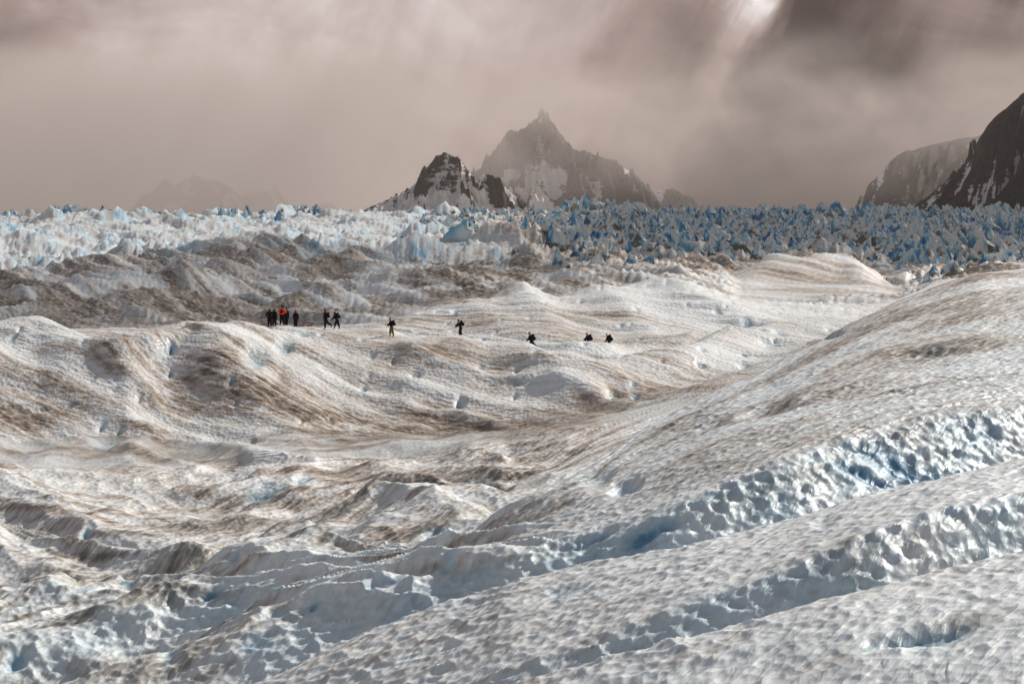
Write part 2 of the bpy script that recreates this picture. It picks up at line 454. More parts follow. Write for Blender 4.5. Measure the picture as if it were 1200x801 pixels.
Zg += spur([(165, 412, 11.9), (235, 418, 12.6), (300, 455, 14), (360, 500, 15.8)], 5.6, 1.7, -0.35)
Zg += spur([(45, 384, 10.8), (60, 430, 13.2), (120, 470, 15), (190, 505, 16.2)], 5.0, 1.0, 0.3)
Zg += spur([(490, 412, 11.8), (530, 432, 12.8), (600, 470, 14.4)], 5.0, 0.8, 0.0)

Zg += spur([(612, 344, 10.1), (645, 372, 11.2), (690, 399, 11.7)], 3.6, 1.3, -0.2) * sstep(700, 600, PX)
Zg += spur([(700, 347, 10.3), (745, 375, 11.3), (790, 400, 11.9)], 4.2, 1.1, -0.25)
Zg += spur([(775, 338, 9.7), (830, 362, 11.0), (885, 378, 11.6)], 4.6, 1.3, -0.25)
Zg += spur([(545, 358, 10.9), (580, 376, 11.4), (620, 396, 11.9)], 3.6, 0.8, -0.2)

# --- bands along the ridge lines on the near right slopes
bands = fbm(PX / 420.0, Vg * 5.0, 3, 33) + 0.6 * fbm(PX / 260.0, Vg * 13.0, 2, 35)
bmask = sstep(222, 205, YY) * sstep(60, 70, YY)
Zg += bmask * 0.07 * bands

# --- cups melted into the ice (scallops with sharp rims)
wx = XX + 0.07 * fbm(XX / 0.8, YY / 0.8, 2, 41); wy = YY + 0.12 * fbm(XX / 0.8 + 9, YY / 0.8, 2, 43)
rmask = YY < 190
cup = np.zeros_like(Zg)
r0 = int(np.argmax(Yr > 190)) if Yr.max() > 190 else NR
sl = slice(0, r0)
patch = fbm(XX[sl] / 7.0, YY[sl] / 9.0, 3, 47)
sA = 0.70
wyz = wy[sl] + 1.5 * Zg[sl]
a1, a2, id1 = worley((wx[sl] + 0.25 * wyz) / sA, wyz / (sA * 1.35), 91, 0.7)
b1, b2, _i = worley((wx[sl] - 0.1 * wy[sl]) / 0.30, wy[sl] / 0.55, 97)
wall = np.clip(facing[sl] * 2.0, 0, 1)
ampA = 0.048 + 0.15 * wall + 0.12 * np.clip(patch * 1.7, 0, 1)
scaleA = sstep(165, 118, YY[sl])
cupA = (np.minimum(a1, 0.9) ** 2.0 - 0.20) * (0.6 + 0.8 * id1)
cupB = (np.minimum(b1, 0.85) ** 2 - 0.25)
disp = np.zeros_like(Zg)
disp[sl] = cupA * ampA * (0.45 + 0.55 * scaleA) * 1.25 + cupB * (0.045 + 0.02 * wall) * sstep(150, 120, YY[sl])
b_y = dZdY; b_x = np.gradient(Zg, axis=1) / np.gradient(XX, axis=1)
cup[sl] = cupA * scaleA * (0.3 + wall)

# --- rough middle distance and the broken field behind
shf = 58 * sstep(430, 520, PX)
m1 = sstep(342 + shf, 395 + shf, YY)
rx = XX + 0.35 * YY
rough = ridged(rx / 26.0, YY / 70.0, 5, 71, gain=0.55) - 0.42
left = sstep(640, 480, PX)
hum = 1 - 0.80 * sstep(845, 870, PX) * sstep(1065, 1045, PX) * sstep(430, 470, YY) * sstep(760, 720, YY)
Zg += hum * m1 * sstep(900, 700, YY) * (rough * 3.0 + 0.8 * fbm((XX + 0.55 * YY) / 2.6, YY / 60.0, 3, 73) + 1.7 * (ridged((XX + 0.45 * YY) / 8.0, YY / 60.0, 3, 75) - 0.45) + 0.55 * (ridged((XX + 0.5 * YY) / 3.4, YY / 24.0, 3, 77) - 0.45))
swell = ridged((XX + 0.5 * YY) / 60.0, YY / 190.0, 5, 81, gain=0.52) - 0.42
jag = ridged((XX + 0.25 * YY) / 17.0, YY / 60.0, 4, 83, gain=0.6, sharp=1.3) - 0.4
pile = fbm(XX / 150, YY / 330, 3, 85)
Zg += far * (left * (4.6 * swell + 3.0 * jag + 2.0 * pile + 2.6 * (ridged((XX + 0.4 * YY) / 9.0, YY / 90.0, 3, 87) - 0.45)) + (1 - left) * (1.8 * swell + 6.0 * jag + 1.5 * pile)) * sstep(3000, 2600, YY)

def mounds(n, ylo, yhi, pxlo, pxhi, wlo, whi, hlo, hhi, seed, yl=2.2, slant=0.35):
    r_ = np.random.RandomState(seed)
    out = np.zeros_like(Zg)
    wxx = XX + 2.5 * fbm(XX / 12, YY / 30, 3, seed + 1) * wlo / 9; wyy = YY + 9 * fbm(XX / 16, YY / 40, 3, seed + 2)
    for _ in range(n):
        y0 = r_.uniform(ylo, yhi); p0 = r_.uniform(pxlo, pxhi)
        x0 = (p0 - 600) / F * y0
        a = r_.uniform(wlo, whi); b = a * r_.uniform(0.8, yl); h = r_.uniform(hlo, hhi) * (a / whi) ** 0.4
        rs, re = np.searchsorted(Yr, y0 - b * 1.3 - 8), np.searchsorted(Yr, y0 + b * 1.3 + 8)
        s_ = slice(rs, re)
        k = r_.uniform(-slant, slant) * 1.5
        dx = (wxx[s_] - x0 + k * (wyy[s_] - y0)) / a; dy = (wyy[s_] - y0) / b
        sk = r_.uniform(-0.35, 0.35)
        q = np.sqrt(dx * dx + dy * dy + 0.01) * (1 + sk * dx / (np.abs(dx) + 0.6))
        m_ = np.clip(1 - q, 0, 1)
        out[s_] = np.maximum(out[s_], h * m_ ** 1.15 * (1.3 - 0.3 * m_))
    return out


Zg += hum * mounds(46, 420, 690, -60, 840, 7, 20, 1.4, 4.2, 501) * m1 * sstep(1040, 900, PX)
Zg += mounds(34, 700, 1250, -80, 660, 14, 34, 3.0, 7.5, 503) * sstep(680, 620, YY * 0 + PX)
Zg += mounds(60, 1200, 2500, -120, 720, 16, 48, 4.0, 10.0, 505)
Zg += mounds(60, 760, 2400, 620, 1300, 10, 26, 2.0, 6.0, 507)
Zg += mounds(130, 1900, 2600, -120, 760, 5, 17, 3.0, 11.0, 509, yl=1.6)
Zg += mounds(70, 800, 2000, -120, 640, 4, 12, 2.0, 5.5, 511, yl=1.8)
Zg += mounds(60, 350, 700, -60, 840, 3, 9, 0.8, 2.2, 513) * sstep(345, 380, YY) * sstep(1040, 900, PX)

# --- hollows and melt holes: (photo x, y, width px, height px, depth m, blueness)
HOLES = [
 (1080,745,130,14,0.55,1.0),(1105,748,60,8,0.35,1.0),(1060,548,190,26,0.55,0.9),(1010,553,70,12,0.4,1.0),
 (527,656,22,7,0.35,0.8),(505,627,20,7,0.5,1.0),(733,570,34,12,0.8,0.9),(540,472,12,9,0.9,1.1),(487,441,13,8,0.6,0.9),
 (300,420,26,24,0.8,0.7),(332,408,22,20,0.7,0.8),(195,410,20,8,0.5,0.5),(125,515,42,8,1.0,0.5),(434,419,12,7,0.4,0.6),
 (432,441,11,6,0.4,0.5),(718,463,18,10,0.9,0.5),(625,438,34,5,0.7,0.5),(872,428,14,6,0.8,0.9),(973,391,22,6,0.9,1.2),
 (912,391,14,6,0.5,0.7),(900,480,60,12,0.5,0.0),(833,497,40,10,0.5,0.2),(1090,412,60,8,0.5,0.0),
 (250,692,26,8,0.7,1.0),(370,611,16,10,0.6,1.0),(480,640,14,6,0.4,0.4),(325,715,40,12,0.9,0.9),(367,712,10,8,0.4,1.2),
 (100,625,14,10,0.6,1.1),(310,573,44,12,0.7,0.9),(355,560,20,12,0.6,0.8),(524,533,90,26,1.1,0.1),(275,655,10,5,0.4,0.9),
 (20,770,26,16,0.6,0.9),(20,685,18,12,0.7,0.8),(150,680,22,7,0.4,0.7),(200,760,26,14,0.4,0.7),(300,750,40,26,0.3,0.8),
 (627,411,10,4,0.4,1.1),(533,364,9,3,0.6,1.2),(512,364,5,2,0.4,0.9),(620,372,7,3,0.4,0.7),(490,388,12,3,0.4,1.1),
 (318,386.5,24,3,0.5,1.1),(357,393,17,4,0.6,1.0),(15,394,10,6,0.5,1.1),(75,400,5,4,0.3,1.0),(98,403,7,4,0.3,1.0),
 (746,362,8,4,0.5,0.9),(842,366,9,5,0.6,0.9),(875,379,12,4,0.5,0.9),(900,403,20,8,0.5,0.8),(820,428,12,6,0.6,0.7),
 (700,560,40,16,0.5,0.3),(660,690,40,10,0.25,0.6),(770,620,60,16,0.35,0.8),(1150,500,60,14,0.3,0.6),(450,680,60,14,0.4,0.6),
 (690,636,90,14,0.3,0.5),(560,700,80,20,0.2,0.3),(965,610,30,12,0.2,0.3),(15,430,8,4,0.3,0.3),(108,447,8,3,0.4,0.4),
 (60,480,50,4,0.6,0.0),(20,478,40,4,0.5,0.0),(135,458,9,4,0.3,0.4),(136,447,7,3,0.3,0.5),(275,475,7,4,0.5,0.7),
]
blue = np.zeros_like(Zg)
for (hx, hy, wpx, hpx, dep, bl) in HOLES:
    r, c = visible_row(hx, hy, Zg)
    y0 = Yr[r]; x0 = y0 * U[c]
    rx_ = wpx * y0 / F * 0.5
    slope = max(-Zg[r, c] / y0 + dZdY[r, c], 0.035)
    ry_ = min(max(hpx * y0 / F / slope * 0.5, 0.35), 14)
    rs, re = np.searchsorted(Yr, y0 - 3.2 * ry_), np.searchsorted(Yr, y0 + 3.2 * ry_)
    s_ = slice(rs, re)
    dx = (XX[s_] - x0) / rx_; dy = (YY[s_] - y0) / ry_
    wob = 0.25 * pnoise(XX[s_] / rx_ * 0.9, YY[s_] / ry_ * 0.9, 7)
    q = dx * dx + dy * dy + wob
    g = np.exp(-np.clip(q, 0, 9) ** 1.4)
    Zg[s_] -= 0.62 * dep * g * min(1.0, rx_ / 0.4)
    blue[s_] += 0.55 * bl * np.exp(-np.clip(q * 0.9, 0, 9) ** 2.0)
# scattered small cryoconite pits over the mid slopes
p1, p2, pid = worley(XX / 2.9, YY / 9.0, 111)
pm = (pid > 0.66) * flmask * np.exp(-(p1 * (6.5 + 9 * (1 - pid))) ** 2 * 2)
Zg -= 0.35 * pm
blue += 0.75 * pm * (pid > 0.8)

# ------------------------------------------------------------------ colour of the ice (clean, dirty, blue, with some shade painted in)
gy = np.gradient(Zg, axis=0) / np.gradient(Yr)[:, None]
gx = np.gradient(Zg, axis=1) / np.gradient(XX, axis=1)
steep = np.sqrt(gx * gx + gy * gy)
facing = np.clip(facing, 0, 1)
dirt = np.zeros_like(Zg)
dn = 0.50 * fbm(sx / 1.5, YY / 160.0, 4, 121) + 0.40 * fbm(sx / 5.0, YY / 120.0, 3, 122)
dl_ = fbm(XX / 16, YY / 26, 4, 123)
dirt += flmask * np.clip(0.27 + (0.7 + 1.3 * np.clip(dl_ + 0.3, 0, 1)) * dn + 0.6 * dl_, 0, 0.85)
dirt += bmask * np.clip(0.15 + 0.9 * bands * (0.5 + 0.9 * sstep(90, 130, YY)) + 0.6 * dl_, 0, 0.8)
dirt += leftness * sstep(88, 110, YY) * sstep(210, 190, YY) * np.clip(0.15 + 1.6 * fbm(PX / 330, Vg * 1.7 + PX / 300, 4, 143) + 0.35 * (0.5 - rl), 0, 0.9)
dirt += (0.5 + 0.5 * hum) * (m1 * sstep(760, 700, YY)) * np.clip(0.50 + 1.6 * fbm(rx / 3.5, YY / 60, 4, 125) + 1.0 * fbm(rx / 14, YY / 50, 3, 126) + 0.5 * dl_, 0, 1)
fbl = 0.6 * fbm((XX + 0.3 * YY) / 14.0, YY / 55.0, 4, 127) + 0.5 * fbm((XX + 0.35 * YY) / 6.0, YY / 120.0, 3, 128)
dirt += far * np.clip(0.20 * left + 0.95 * fbl + 0.60 * (1 - left), 0, 1)


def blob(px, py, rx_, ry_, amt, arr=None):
    """a stain or painted-in shade lying on the ice round the spot seen at photo pixel (px, py)"""
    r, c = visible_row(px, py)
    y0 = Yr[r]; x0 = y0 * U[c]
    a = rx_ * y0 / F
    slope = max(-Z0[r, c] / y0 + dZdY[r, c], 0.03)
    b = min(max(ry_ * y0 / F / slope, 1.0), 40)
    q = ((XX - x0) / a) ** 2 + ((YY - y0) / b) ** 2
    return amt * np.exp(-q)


for args in [(250,428,50,16,.9),(300,455,55,16,.95),(355,482,55,14,.85),(180,500,60,8,.4),(400,492,40,8,.6),(610,500,60,6,.5),(450,470,40,8,.3),(200,480,80,16,.35),(420,510,80,8,.5),(550,500,70,8,.35),  # first three: brown dirt on the hump's flank, also painting in its missing shade
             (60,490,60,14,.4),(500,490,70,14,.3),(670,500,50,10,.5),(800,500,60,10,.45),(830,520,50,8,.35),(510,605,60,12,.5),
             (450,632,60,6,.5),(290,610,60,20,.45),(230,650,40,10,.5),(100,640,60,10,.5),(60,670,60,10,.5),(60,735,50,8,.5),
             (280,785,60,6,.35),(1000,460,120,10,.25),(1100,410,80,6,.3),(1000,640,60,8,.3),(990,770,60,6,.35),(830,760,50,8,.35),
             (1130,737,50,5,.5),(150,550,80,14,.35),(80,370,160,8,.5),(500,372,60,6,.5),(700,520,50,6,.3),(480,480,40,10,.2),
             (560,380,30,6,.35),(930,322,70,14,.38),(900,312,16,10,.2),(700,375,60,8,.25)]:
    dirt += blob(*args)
clean = np.zeros_like(Zg)
for args in [(850,360,90,12,.9),(960,365,60,8,.8),(720,410,60,6,.6),(760,345,60,10,.6),(1150,560,80,20,.4),(250,720,60,20,.4),
             (320,760,50,20,.5),(800,640,60,14,.4),(60,395,60,8,.5),(260,384,30,4,.9),(520,365,40,8,.2),(30,590,40,30,.4),(620,345,16,8,.6),(985,300,14,8,.15)]:
    clean += blob(*args)
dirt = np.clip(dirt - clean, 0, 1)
# meltwater-clean blue ice on the steep walls, where it also paints in their bluish shade, and deep between the towers
blue += np.where(YY < 190, np.clip(facing * 1.1 - 0.12, 0, 0.5) * np.clip(0.6 + fbm(XX / 3, YY / 4, 3, 131), 0, 1.2), 0)
fb = np.clip(fbm((XX) / 11.0, YY / 45.0, 4, 137) * 2.2 - 0.15, 0, 1)
blue += far * fb * np.clip(0.25 + steep * 0.9, 0, 1)
blue += far * left * np.clip(-gx * 1.5 - 0.20, 0, 0.85)
blue += (m1 * (1 - far)) * np.clip(fbm(rx / 8, YY / 30, 3, 139) * 2 - 0.75, 0, 0.6)
blue += 0.13 * sstep(190, 120, YY) * np.clip(0.8 + fbm(XX / 6, YY / 8, 3, 141), 0, 2)
blue = np.clip(blue, 0, 1.2)

# ------------------------------------------------------------------ materials
def ice_material(name='glacier_ice', near_scale=True):
    m_ = bpy.data.materials.new(name)
    m_.use_nodes = True
    t = NT(m_.node_tree)
    geo = t.node('ShaderNodeNewGeometry')
    pos = geo.outputs['Position']
    d = t.attr('dirt'); b = t.attr('blue')
    # grain: fine soot and dust
    g1 = t.noise(pos, 1.3, 6, 0.65)
    sp_ = t.node('ShaderNodeSeparateXYZ', {0: pos})
    fm = t.attr('flute')
    ac_e = t.math('MULTIPLY_ADD', sp_.outputs[1], 0.60, sp_.outputs[0])
    ac_d = t.math('MULTIPLY_ADD', sp_.outputs[1], -0.50, sp_.outputs[0])
    # fine streaks: down the fall line on the middle slopes, along the ridges close by
    ve = t.node('ShaderNodeCombineXYZ', {0: t.math('MULTIPLY', ac_e, 1.3), 1: t.math('MULTIPLY', sp_.outputs[1], 0.03), 2: 0.0}).outputs[0]
    vd = t.node('ShaderNodeCombineXYZ', {0: t.math('MULTIPLY', ac_d, 2.3), 1: t.math('MULTIPLY', sp_.outputs[1], 0.30), 2: 5.0}).outputs[0]
    ge = t.noise(ve, 1.0, 6, 0.65, 0.5)
    gd = t.noise(vd, 1.0, 6, 0.62, 0.6)
    g2 = t.math('ADD', t.math('MULTIPLY', ge, fm), t.math('MULTIPLY', gd, t.math('SUBTRACT', 1.0, fm)))
    g3 = t.noise(pos, 7.0, 4, 0.7)
    dn_ = t.math('ADD', t.math('MULTIPLY', t.math('SUBTRACT', g1, 0.5), 1.0), t.math('MULTIPLY', t.math('SUBTRACT', g2, 0.5), 1.7))
    dn_ = t.math('ADD', dn_, t.math('MULTIPLY', t.math('SUBTRACT', g3, 0.5), 0.5))
    dd = t.math('ADD', t.math('MULTIPLY', d, 0.9), t.math('MULTIPLY', dn_, t.math('MULTIPLY_ADD', d, 0.9, 0.35)), clamp=True)
    # relief: pitted, crusty melt surface
    v1 = t.node('ShaderNodeTexVoronoi', {'Scale': 3.3, 'Randomness': 1.0}, feature='SMOOTH_F1')
    v1.inputs['Smoothness'].default_value = 0.25
    t.l.new(t.mapping(pos, scale=(1.0, 0.6, 1.0)), v1.inputs['Vector'])
    v2 = t.node('ShaderNodeTexVoronoi', {'Scale': 1.15, 'Randomness': 1.0}, feature='F1')
    t.l.new(t.node('ShaderNodeCombineXYZ', {0: t.math('MULTIPLY', t.math('ADD', t.math('MULTIPLY', ac_e, fm), t.math('MULTIPLY', ac_d, t.math('SUBTRACT', 1.0, fm))), 1.7), 1: t.math('MULTIPLY', sp_.outputs[1], 0.62), 2: sp_.outputs[2]}).outputs[0], v2.inputs['Vector'])
    pit = t.math('SUBTRACT', 0.42, v2.outputs['Distance'])
    dd = t.math('ADD', dd, t.math('MULTIPLY', pit, t.math('MULTIPLY_ADD', d, 0.75, 0.15)), clamp=True)
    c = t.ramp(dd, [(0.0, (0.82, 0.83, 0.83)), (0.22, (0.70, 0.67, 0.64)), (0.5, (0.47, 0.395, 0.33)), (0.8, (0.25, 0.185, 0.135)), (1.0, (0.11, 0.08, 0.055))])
    bb = t.math('MULTIPLY', b, t.math('MULTIPLY_ADD', g1, 1.4, 0.3), clamp=True)
    bcol = t.ramp(bb, [(0.0, (0.60, 0.72, 0.78)), (0.5, (0.34, 0.55, 0.67)), (1.0, (0.07, 0.24, 0.40))])
    c = t.mix(t.math('MULTIPLY', t.math('POWER', bb, 0.75), 0.92), c, bcol)
    h = t.math('MULTIPLY', v1.outputs['Distance'], 0.09)
    h = t.math('ADD', h, t.math('MULTIPLY', v2.outputs['Distance'], t.math('MULTIPLY_ADD', fm, -0.10, 0.20)))
    h = t.math('ADD', h, t.math('MULTIPLY', t.noise(pos, 14.0, 4, 0.6), 0.016))
    h = t.math('ADD', h, t.math('MULTIPLY', g2, t.math('MULTIPLY_ADD', fm, -0.09, 0.15)))
    h = t.math('ADD', h, t.math('MULTIPLY', t.noise(pos, 0.35, 3, 0.5), 0.35))
    bp = t.node('ShaderNodeBump', {'Strength': 0.8, 'Distance': 1.0})
    t.l.new(h, bp.inputs['Height'])
    p = t.node('ShaderNodeBsdfPrincipled', {'Roughness': 0.42, 'IOR': 1.31})
    p.inputs['Specular IOR Level'].default_value = 0.45
    t.l.new(c, p.inputs['Base Color'])
    t.l.new(bp.outputs[0], p.inputs['Normal'])
    p.inputs['Subsurface Weight'].default_value = 0.35
    p.inputs['Subsurface Radius'].default_value = (0.10, 0.20, 0.28)
    p.inputs['Subsurface Scale'].default_value = 1.0
    o = t.node('ShaderNodeOutputMaterial')
    t.l.new(p.outputs[0], o.inputs[0])
    return m_


M_ICE = ice_material()
nrm = np.sqrt(1 + b_x ** 2 + b_y ** 2)          # the cups are melted in at right angles to the surface
V = np.stack([XX - disp * b_x / nrm, YY - disp * b_y / nrm, Zg + disp / nrm], -1).reshape(-1, 3)
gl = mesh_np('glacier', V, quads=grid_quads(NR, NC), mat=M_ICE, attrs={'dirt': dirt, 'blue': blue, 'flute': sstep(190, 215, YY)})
tag(gl, 'rolling dirty white glacier ice with blue melt hollows', kind='structure')
#MORE
# ------------------------------------------------------------------ wide ice plain under and round the sheet, out to the horizon
def simple_mat(name, base, rough=0.8, noise_scale=None, var=0.3, spec=0.3):
    m_ = bpy.data.materials.new(name)
    m_.use_nodes = True
    t = NT(m_.node_tree)
    p = t.node('ShaderNodeBsdfPrincipled', {'Roughness': rough})
    p.inputs['Specular IOR Level'].default_value = spec
    if noise_scale:
        geo = t.node('ShaderNodeTexCoord')
        n = t.noise(geo.outputs['Object'], noise_scale, 4, 0.6)
        c = t.ramp(n, [(0.3, tuple(b * (1 - var) for b in base)), (0.7, tuple(min(1, b * (1 + var)) for b in base))])
        t.l.new(c, p.inputs['Base Color'])
    else:
        p.inputs['Base Color'].default_value = col4(base)
    o = t.node('ShaderNodeOutputMaterial')
    t.l.new(p.outputs[0], o.inputs[0])
    return m_


gx_ = np.concatenate([-np.geomspace(30000, 100, 30), np.linspace(-80, 80, 9), np.geomspace(100, 30000, 30)])
PXg, PYg = np.meshgrid(gx_, gx_)
rr = np.sqrt(PXg ** 2 + PYg ** 2)
pz = -26 + 3 * fbm(PXg / 300, PYg / 300, 3, 201) - 20 * sstep(500, 4000, rr)
pl = mesh_np('ice_plain', np.stack([PXg, PYg, pz], -1).reshape(-1, 3), quads=grid_quads(len(gx_), len(gx_)), mat=M_ICE,
             attrs={'flute': np.ones_like(pz), 'dirt': np.clip(0.3 + fbm(PXg / 200, PYg / 200, 3, 203), 0, 1), 'blue': np.zeros_like(pz)})
tag(pl, kind='structure')

# ------------------------------------------------------------------ mountains
def mountain_material(name, rock_lo, rock_hi, snow=(0.86, 0.82, 0.79)):
    m_ = bpy.data.materials.new(name)
    m_.use_nodes = True
    t = NT(m_.node_tree)
    pos = t.node('ShaderNodeNewGeometry').outputs['Position']
    a = t.attr('snow')
    sc = t.attr('inv')          # constant: one over the metres per photo pixel, so the grain suits the distance
    sv = t.node('ShaderNodeVectorMath', operation='SCALE')
    t.l.new(pos, sv.inputs[0]); t.l.new(sc, sv.inputs['Scale'])
    pv = sv.outputs[0]
    n1 = t.noise(pv, 0.07, 8, 0.62, 0.8)
    n2 = t.noise(t.mapping(pv, rot=(0, math.radians(42), 0), scale=(0.045, 0.045, 0.24)), 1.0, 8, 0.66, 1.0)
    s = t.math('ADD', a, t.math('MULTIPLY', t.math('SUBTRACT', n1, 0.5), 0.7))
    s = t.math('ADD', s, t.math('MULTIPLY', t.math('SUBTRACT', n2, 0.5), 1.0))
    f = t.ramp(s, [(0.44, 0.0), (0.56, 1.0)])
    rock = t.ramp(n2, [(0.3, rock_lo), (0.7, rock_hi)])
    c = t.mix(f, rock, snow)
    bp = t.node('ShaderNodeBump', {'Strength': 1.0, 'Distance': 2.5})
    t.l.new(t.math('ADD', n1, t.math('MULTIPLY', n2, 0.8)), bp.inputs['Height'])
    p = t.node('ShaderNodeBsdfPrincipled', {'Roughness': 0.85})
    p.inputs['Specular IOR Level'].default_value = 0.15
    t.l.new(c, p.inputs['Base Color']); t.l.new(bp.outputs[0], p.inputs['Normal'])
    o = t.node('ShaderNodeOutputMaterial')
    t.l.new(p.outputs[0], o.inputs[0])
    return m_


M_ROCK = mountain_material('snow_streaked_rock', (0.012, 0.010, 0.009), (0.055, 0.044, 0.038))
M_DARK = mountain_material('dark_shaded_rock', (0.006, 0.005, 0.005), (0.02, 0.017, 0.015))  # dark rock, with the cloud shade on the spur put into its black


def mountain(crest, Yc, nx, ny, seed, snow0, rib=1.0, snow_blobs=(), rock_blobs=(), mat=None, label='', rough=1.0, lean=0.35, width=1.35):
    cr = np.array(crest, float)
    s_ = F / Yc
    x0, x1 = cr[0, 0], cr[-1, 0]
    Hm = (250 - cr[:, 1].min()) / s_
    W = Hm * width
    base = -(14.0 / s_ + 12)
    px = np.linspace(x0 - 8, x1 + 8, nx)
    yy_ = np.concatenate([np.linspace(-W * 1.1, 0, int(ny * 0.78)), np.linspace(0, W * 1.1, ny - int(ny * 0.78))[1:]])
    P, D = np.meshgrid(px, yy_)
    X = (P - 600) / s_
    u = P / 40.0; v = D / W
    pk = cr[np.argmin(cr[:, 1]), 0]
    fan = np.tanh((P - pk) / 28.0) * 1.1 if lean > 0 else 1.0
    lean = abs(lean) * fan if lean > 0 else lean
    # spurs: shift the crest line back and forth so that ribs come forward
    hc = (250 - np.interp(P, cr[:, 0], cr[:, 1])) / s_
    ribs = ridged(P / 34.0 + v * lean * 2 + 0.3 * fbm(P / 20, v * 2, 2, seed + 3), v * 0.9, 4, seed, gain=0.55)
    rn = ridged(P / 13.0 + v * lean * 3, v * 3.2, 5, seed + 7, gain=0.6)
    tt = np.clip(1 - np.abs(v), 0, 1)
    prof = tt ** 1.15
    Hh = base + (hc - base) * prof
    hc = hc + (3.0 * fbm(P / 11, P * 0 + 0.5, 3, seed + 21) + 0.7 * (ridged(P / 5.0, P * 0 + 0.3, 3, seed + 22) - 0.5)) * rough / s_ * sstep(0, 14 / s_, hc)
    relief = np.clip(hc - base, 0, None)
    env = np.clip(np.abs(v) * 5, 0.06, 1) * np.clip(tt * 2.2, 0, 1)
    Hh = Hh + relief * env * (0.62 * rib * (ribs - 0.45) + 0.26 * rough * (rn - 0.4))
    Hh = Hh + (1.6 / s_) * fbm(P / 3.0, v * 14, 3, seed + 9) * rough + (1.0 / s_) * (ridged(P / 6.5, v * 4, 3, seed + 10) - 0.4) * rough * sstep(0.6, 0.9, tt)
    # snow lies in gullies and on the gentler ground
    snow = snow0 + 1.15 * (0.45 - ribs) + 0.75 * (0.4 - rn) + 0.35 * fbm(P / 22, v * 3, 3, seed + 11)
    pyv = 250 - Hh * F / (Yc + D)
    for (bx, by, ax, ay, am) in snow_blobs:
        snow += am * np.exp(-((P - bx) / ax) ** 2 - ((pyv - by) / ay) ** 2) * np.clip(1.45 - 1.5 * rn, 0.1, 1.2)
    V_ = np.stack([X, Yc + D, Hh], -1).reshape(-1, 3)
    o = mesh_np('mountain', V_, quads=grid_quads(len(yy_), nx), mat=mat or M_ROCK, attrs={'snow': snow, 'inv': np.full(snow.shape, s_)})
    tag(o, label, kind='structure')
    return o


# distances in metres; silhouettes as (photo x, photo y)
mountain([(405,262),(425,248),(450,236),(475,226),(490,212),(500,197),(510,187),(517,181),(524,179),(530,183),(540,190),(552,205),(558,211),(566,204),(575,206),(590,218),(610,235),(630,250),(648,262)],
         3000, 420, 190, 11, 0.62, rib=1.0, snow_blobs=[(502,240,32,12,1.8),(552,236,12,16,1.6),(465,247,26,7,1.2),(474,226,12,5,1.3),(620,250,20,8,.6),(520,195,16,12,-.2),(590,236,22,9,-.35),(533,225,6,14,-.5),(600,225,10,10,-.3)],
         label='dark rocky peak with snowfields, in front of the cloudy summit')
mountain([(500,262),(522,244),(540,222),(552,206),(566,194),(577,180),(590,165),(597,153),(606,156),(618,150),(628,141),(637,131),(648,145),(660,163),(672,176),(690,180),(720,190),(745,205),(765,225),(780,248),(792,262)],
         7200, 460, 190, 23, 0.42, rib=0.9, snow_blobs=[(594,206,14,9,.9),(612,222,20,9,.85),(638,236,22,9,.8),(668,247,20,7,.8),(600,244,16,9,.6),(700,225,14,22,.35),(655,205,18,10,.4),(640,160,22,16,-.25),(725,235,45,18,-.5),(585,180,10,18,-.2)],
         label='tall pointed summit half lost in cloud behind the dark peak', lean=0.6)
mountain([(735,262),(755,232),(770,224),(790,221),(805,230),(830,246),(862,258),(880,264)], 10500, 150, 70, 37, 0.45,
         label='pale mountain flank fading into the mist right of the summit')
mountain([(120,262),(150,250),(168,232),(182,222),(190,213),(205,218),(228,205),(240,212),(262,216),(285,232),(300,228),(322,222),(340,240),(362,246),(385,238),(405,250),(425,262)], 11500, 300, 90, 41, 0.5,
         label='faint snowy mountain almost hidden by the mist at left')
mountain([(990,275),(1003,256),(1012,232),(1018,216),(1032,204),(1044,188),(1060,178),(1080,173),(1105,168),(1145,160),(1170,152),(1230,130),(1320,100),(1420,120),(1500,200)], 5600, 330, 150, 53, 0.24, rib=0.8, rough=0.35, lean=-1.6,
         snow_blobs=[(1100,215,40,30,.2)], label='misty rounded mountain shoulder at right', width=1.6)
mountain([(1060,275),(1072,252),(1074,238),(1088,230),(1100,220),(1118,205),(1135,190),(1143,180),(1146,165),(1160,145),(1172,133),(1185,123),(1200,110),(1230,84),(1290,60),(1380,70),(1480,160)], 3300, 360, 170, 67, 0.26, rib=0.8,
         rough=0.45, snow_blobs=[(1150,225,46,12,.45),(1180,190,30,12,.4)], label='dark mountain slope streaked with snow rising out of the right edge', lean=-2.2)
mountain([(1118,275),(1130,254),(1140,243),(1152,240),(1166,232),(1180,216),(1192,202),(1210,190),(1260,165),(1340,140),(1440,200)], 2750, 260, 120, 79, -0.12, rib=0.5,
         mat=M_DARK, label='black rock spur at the right edge', width=1.2, rough=0.6)

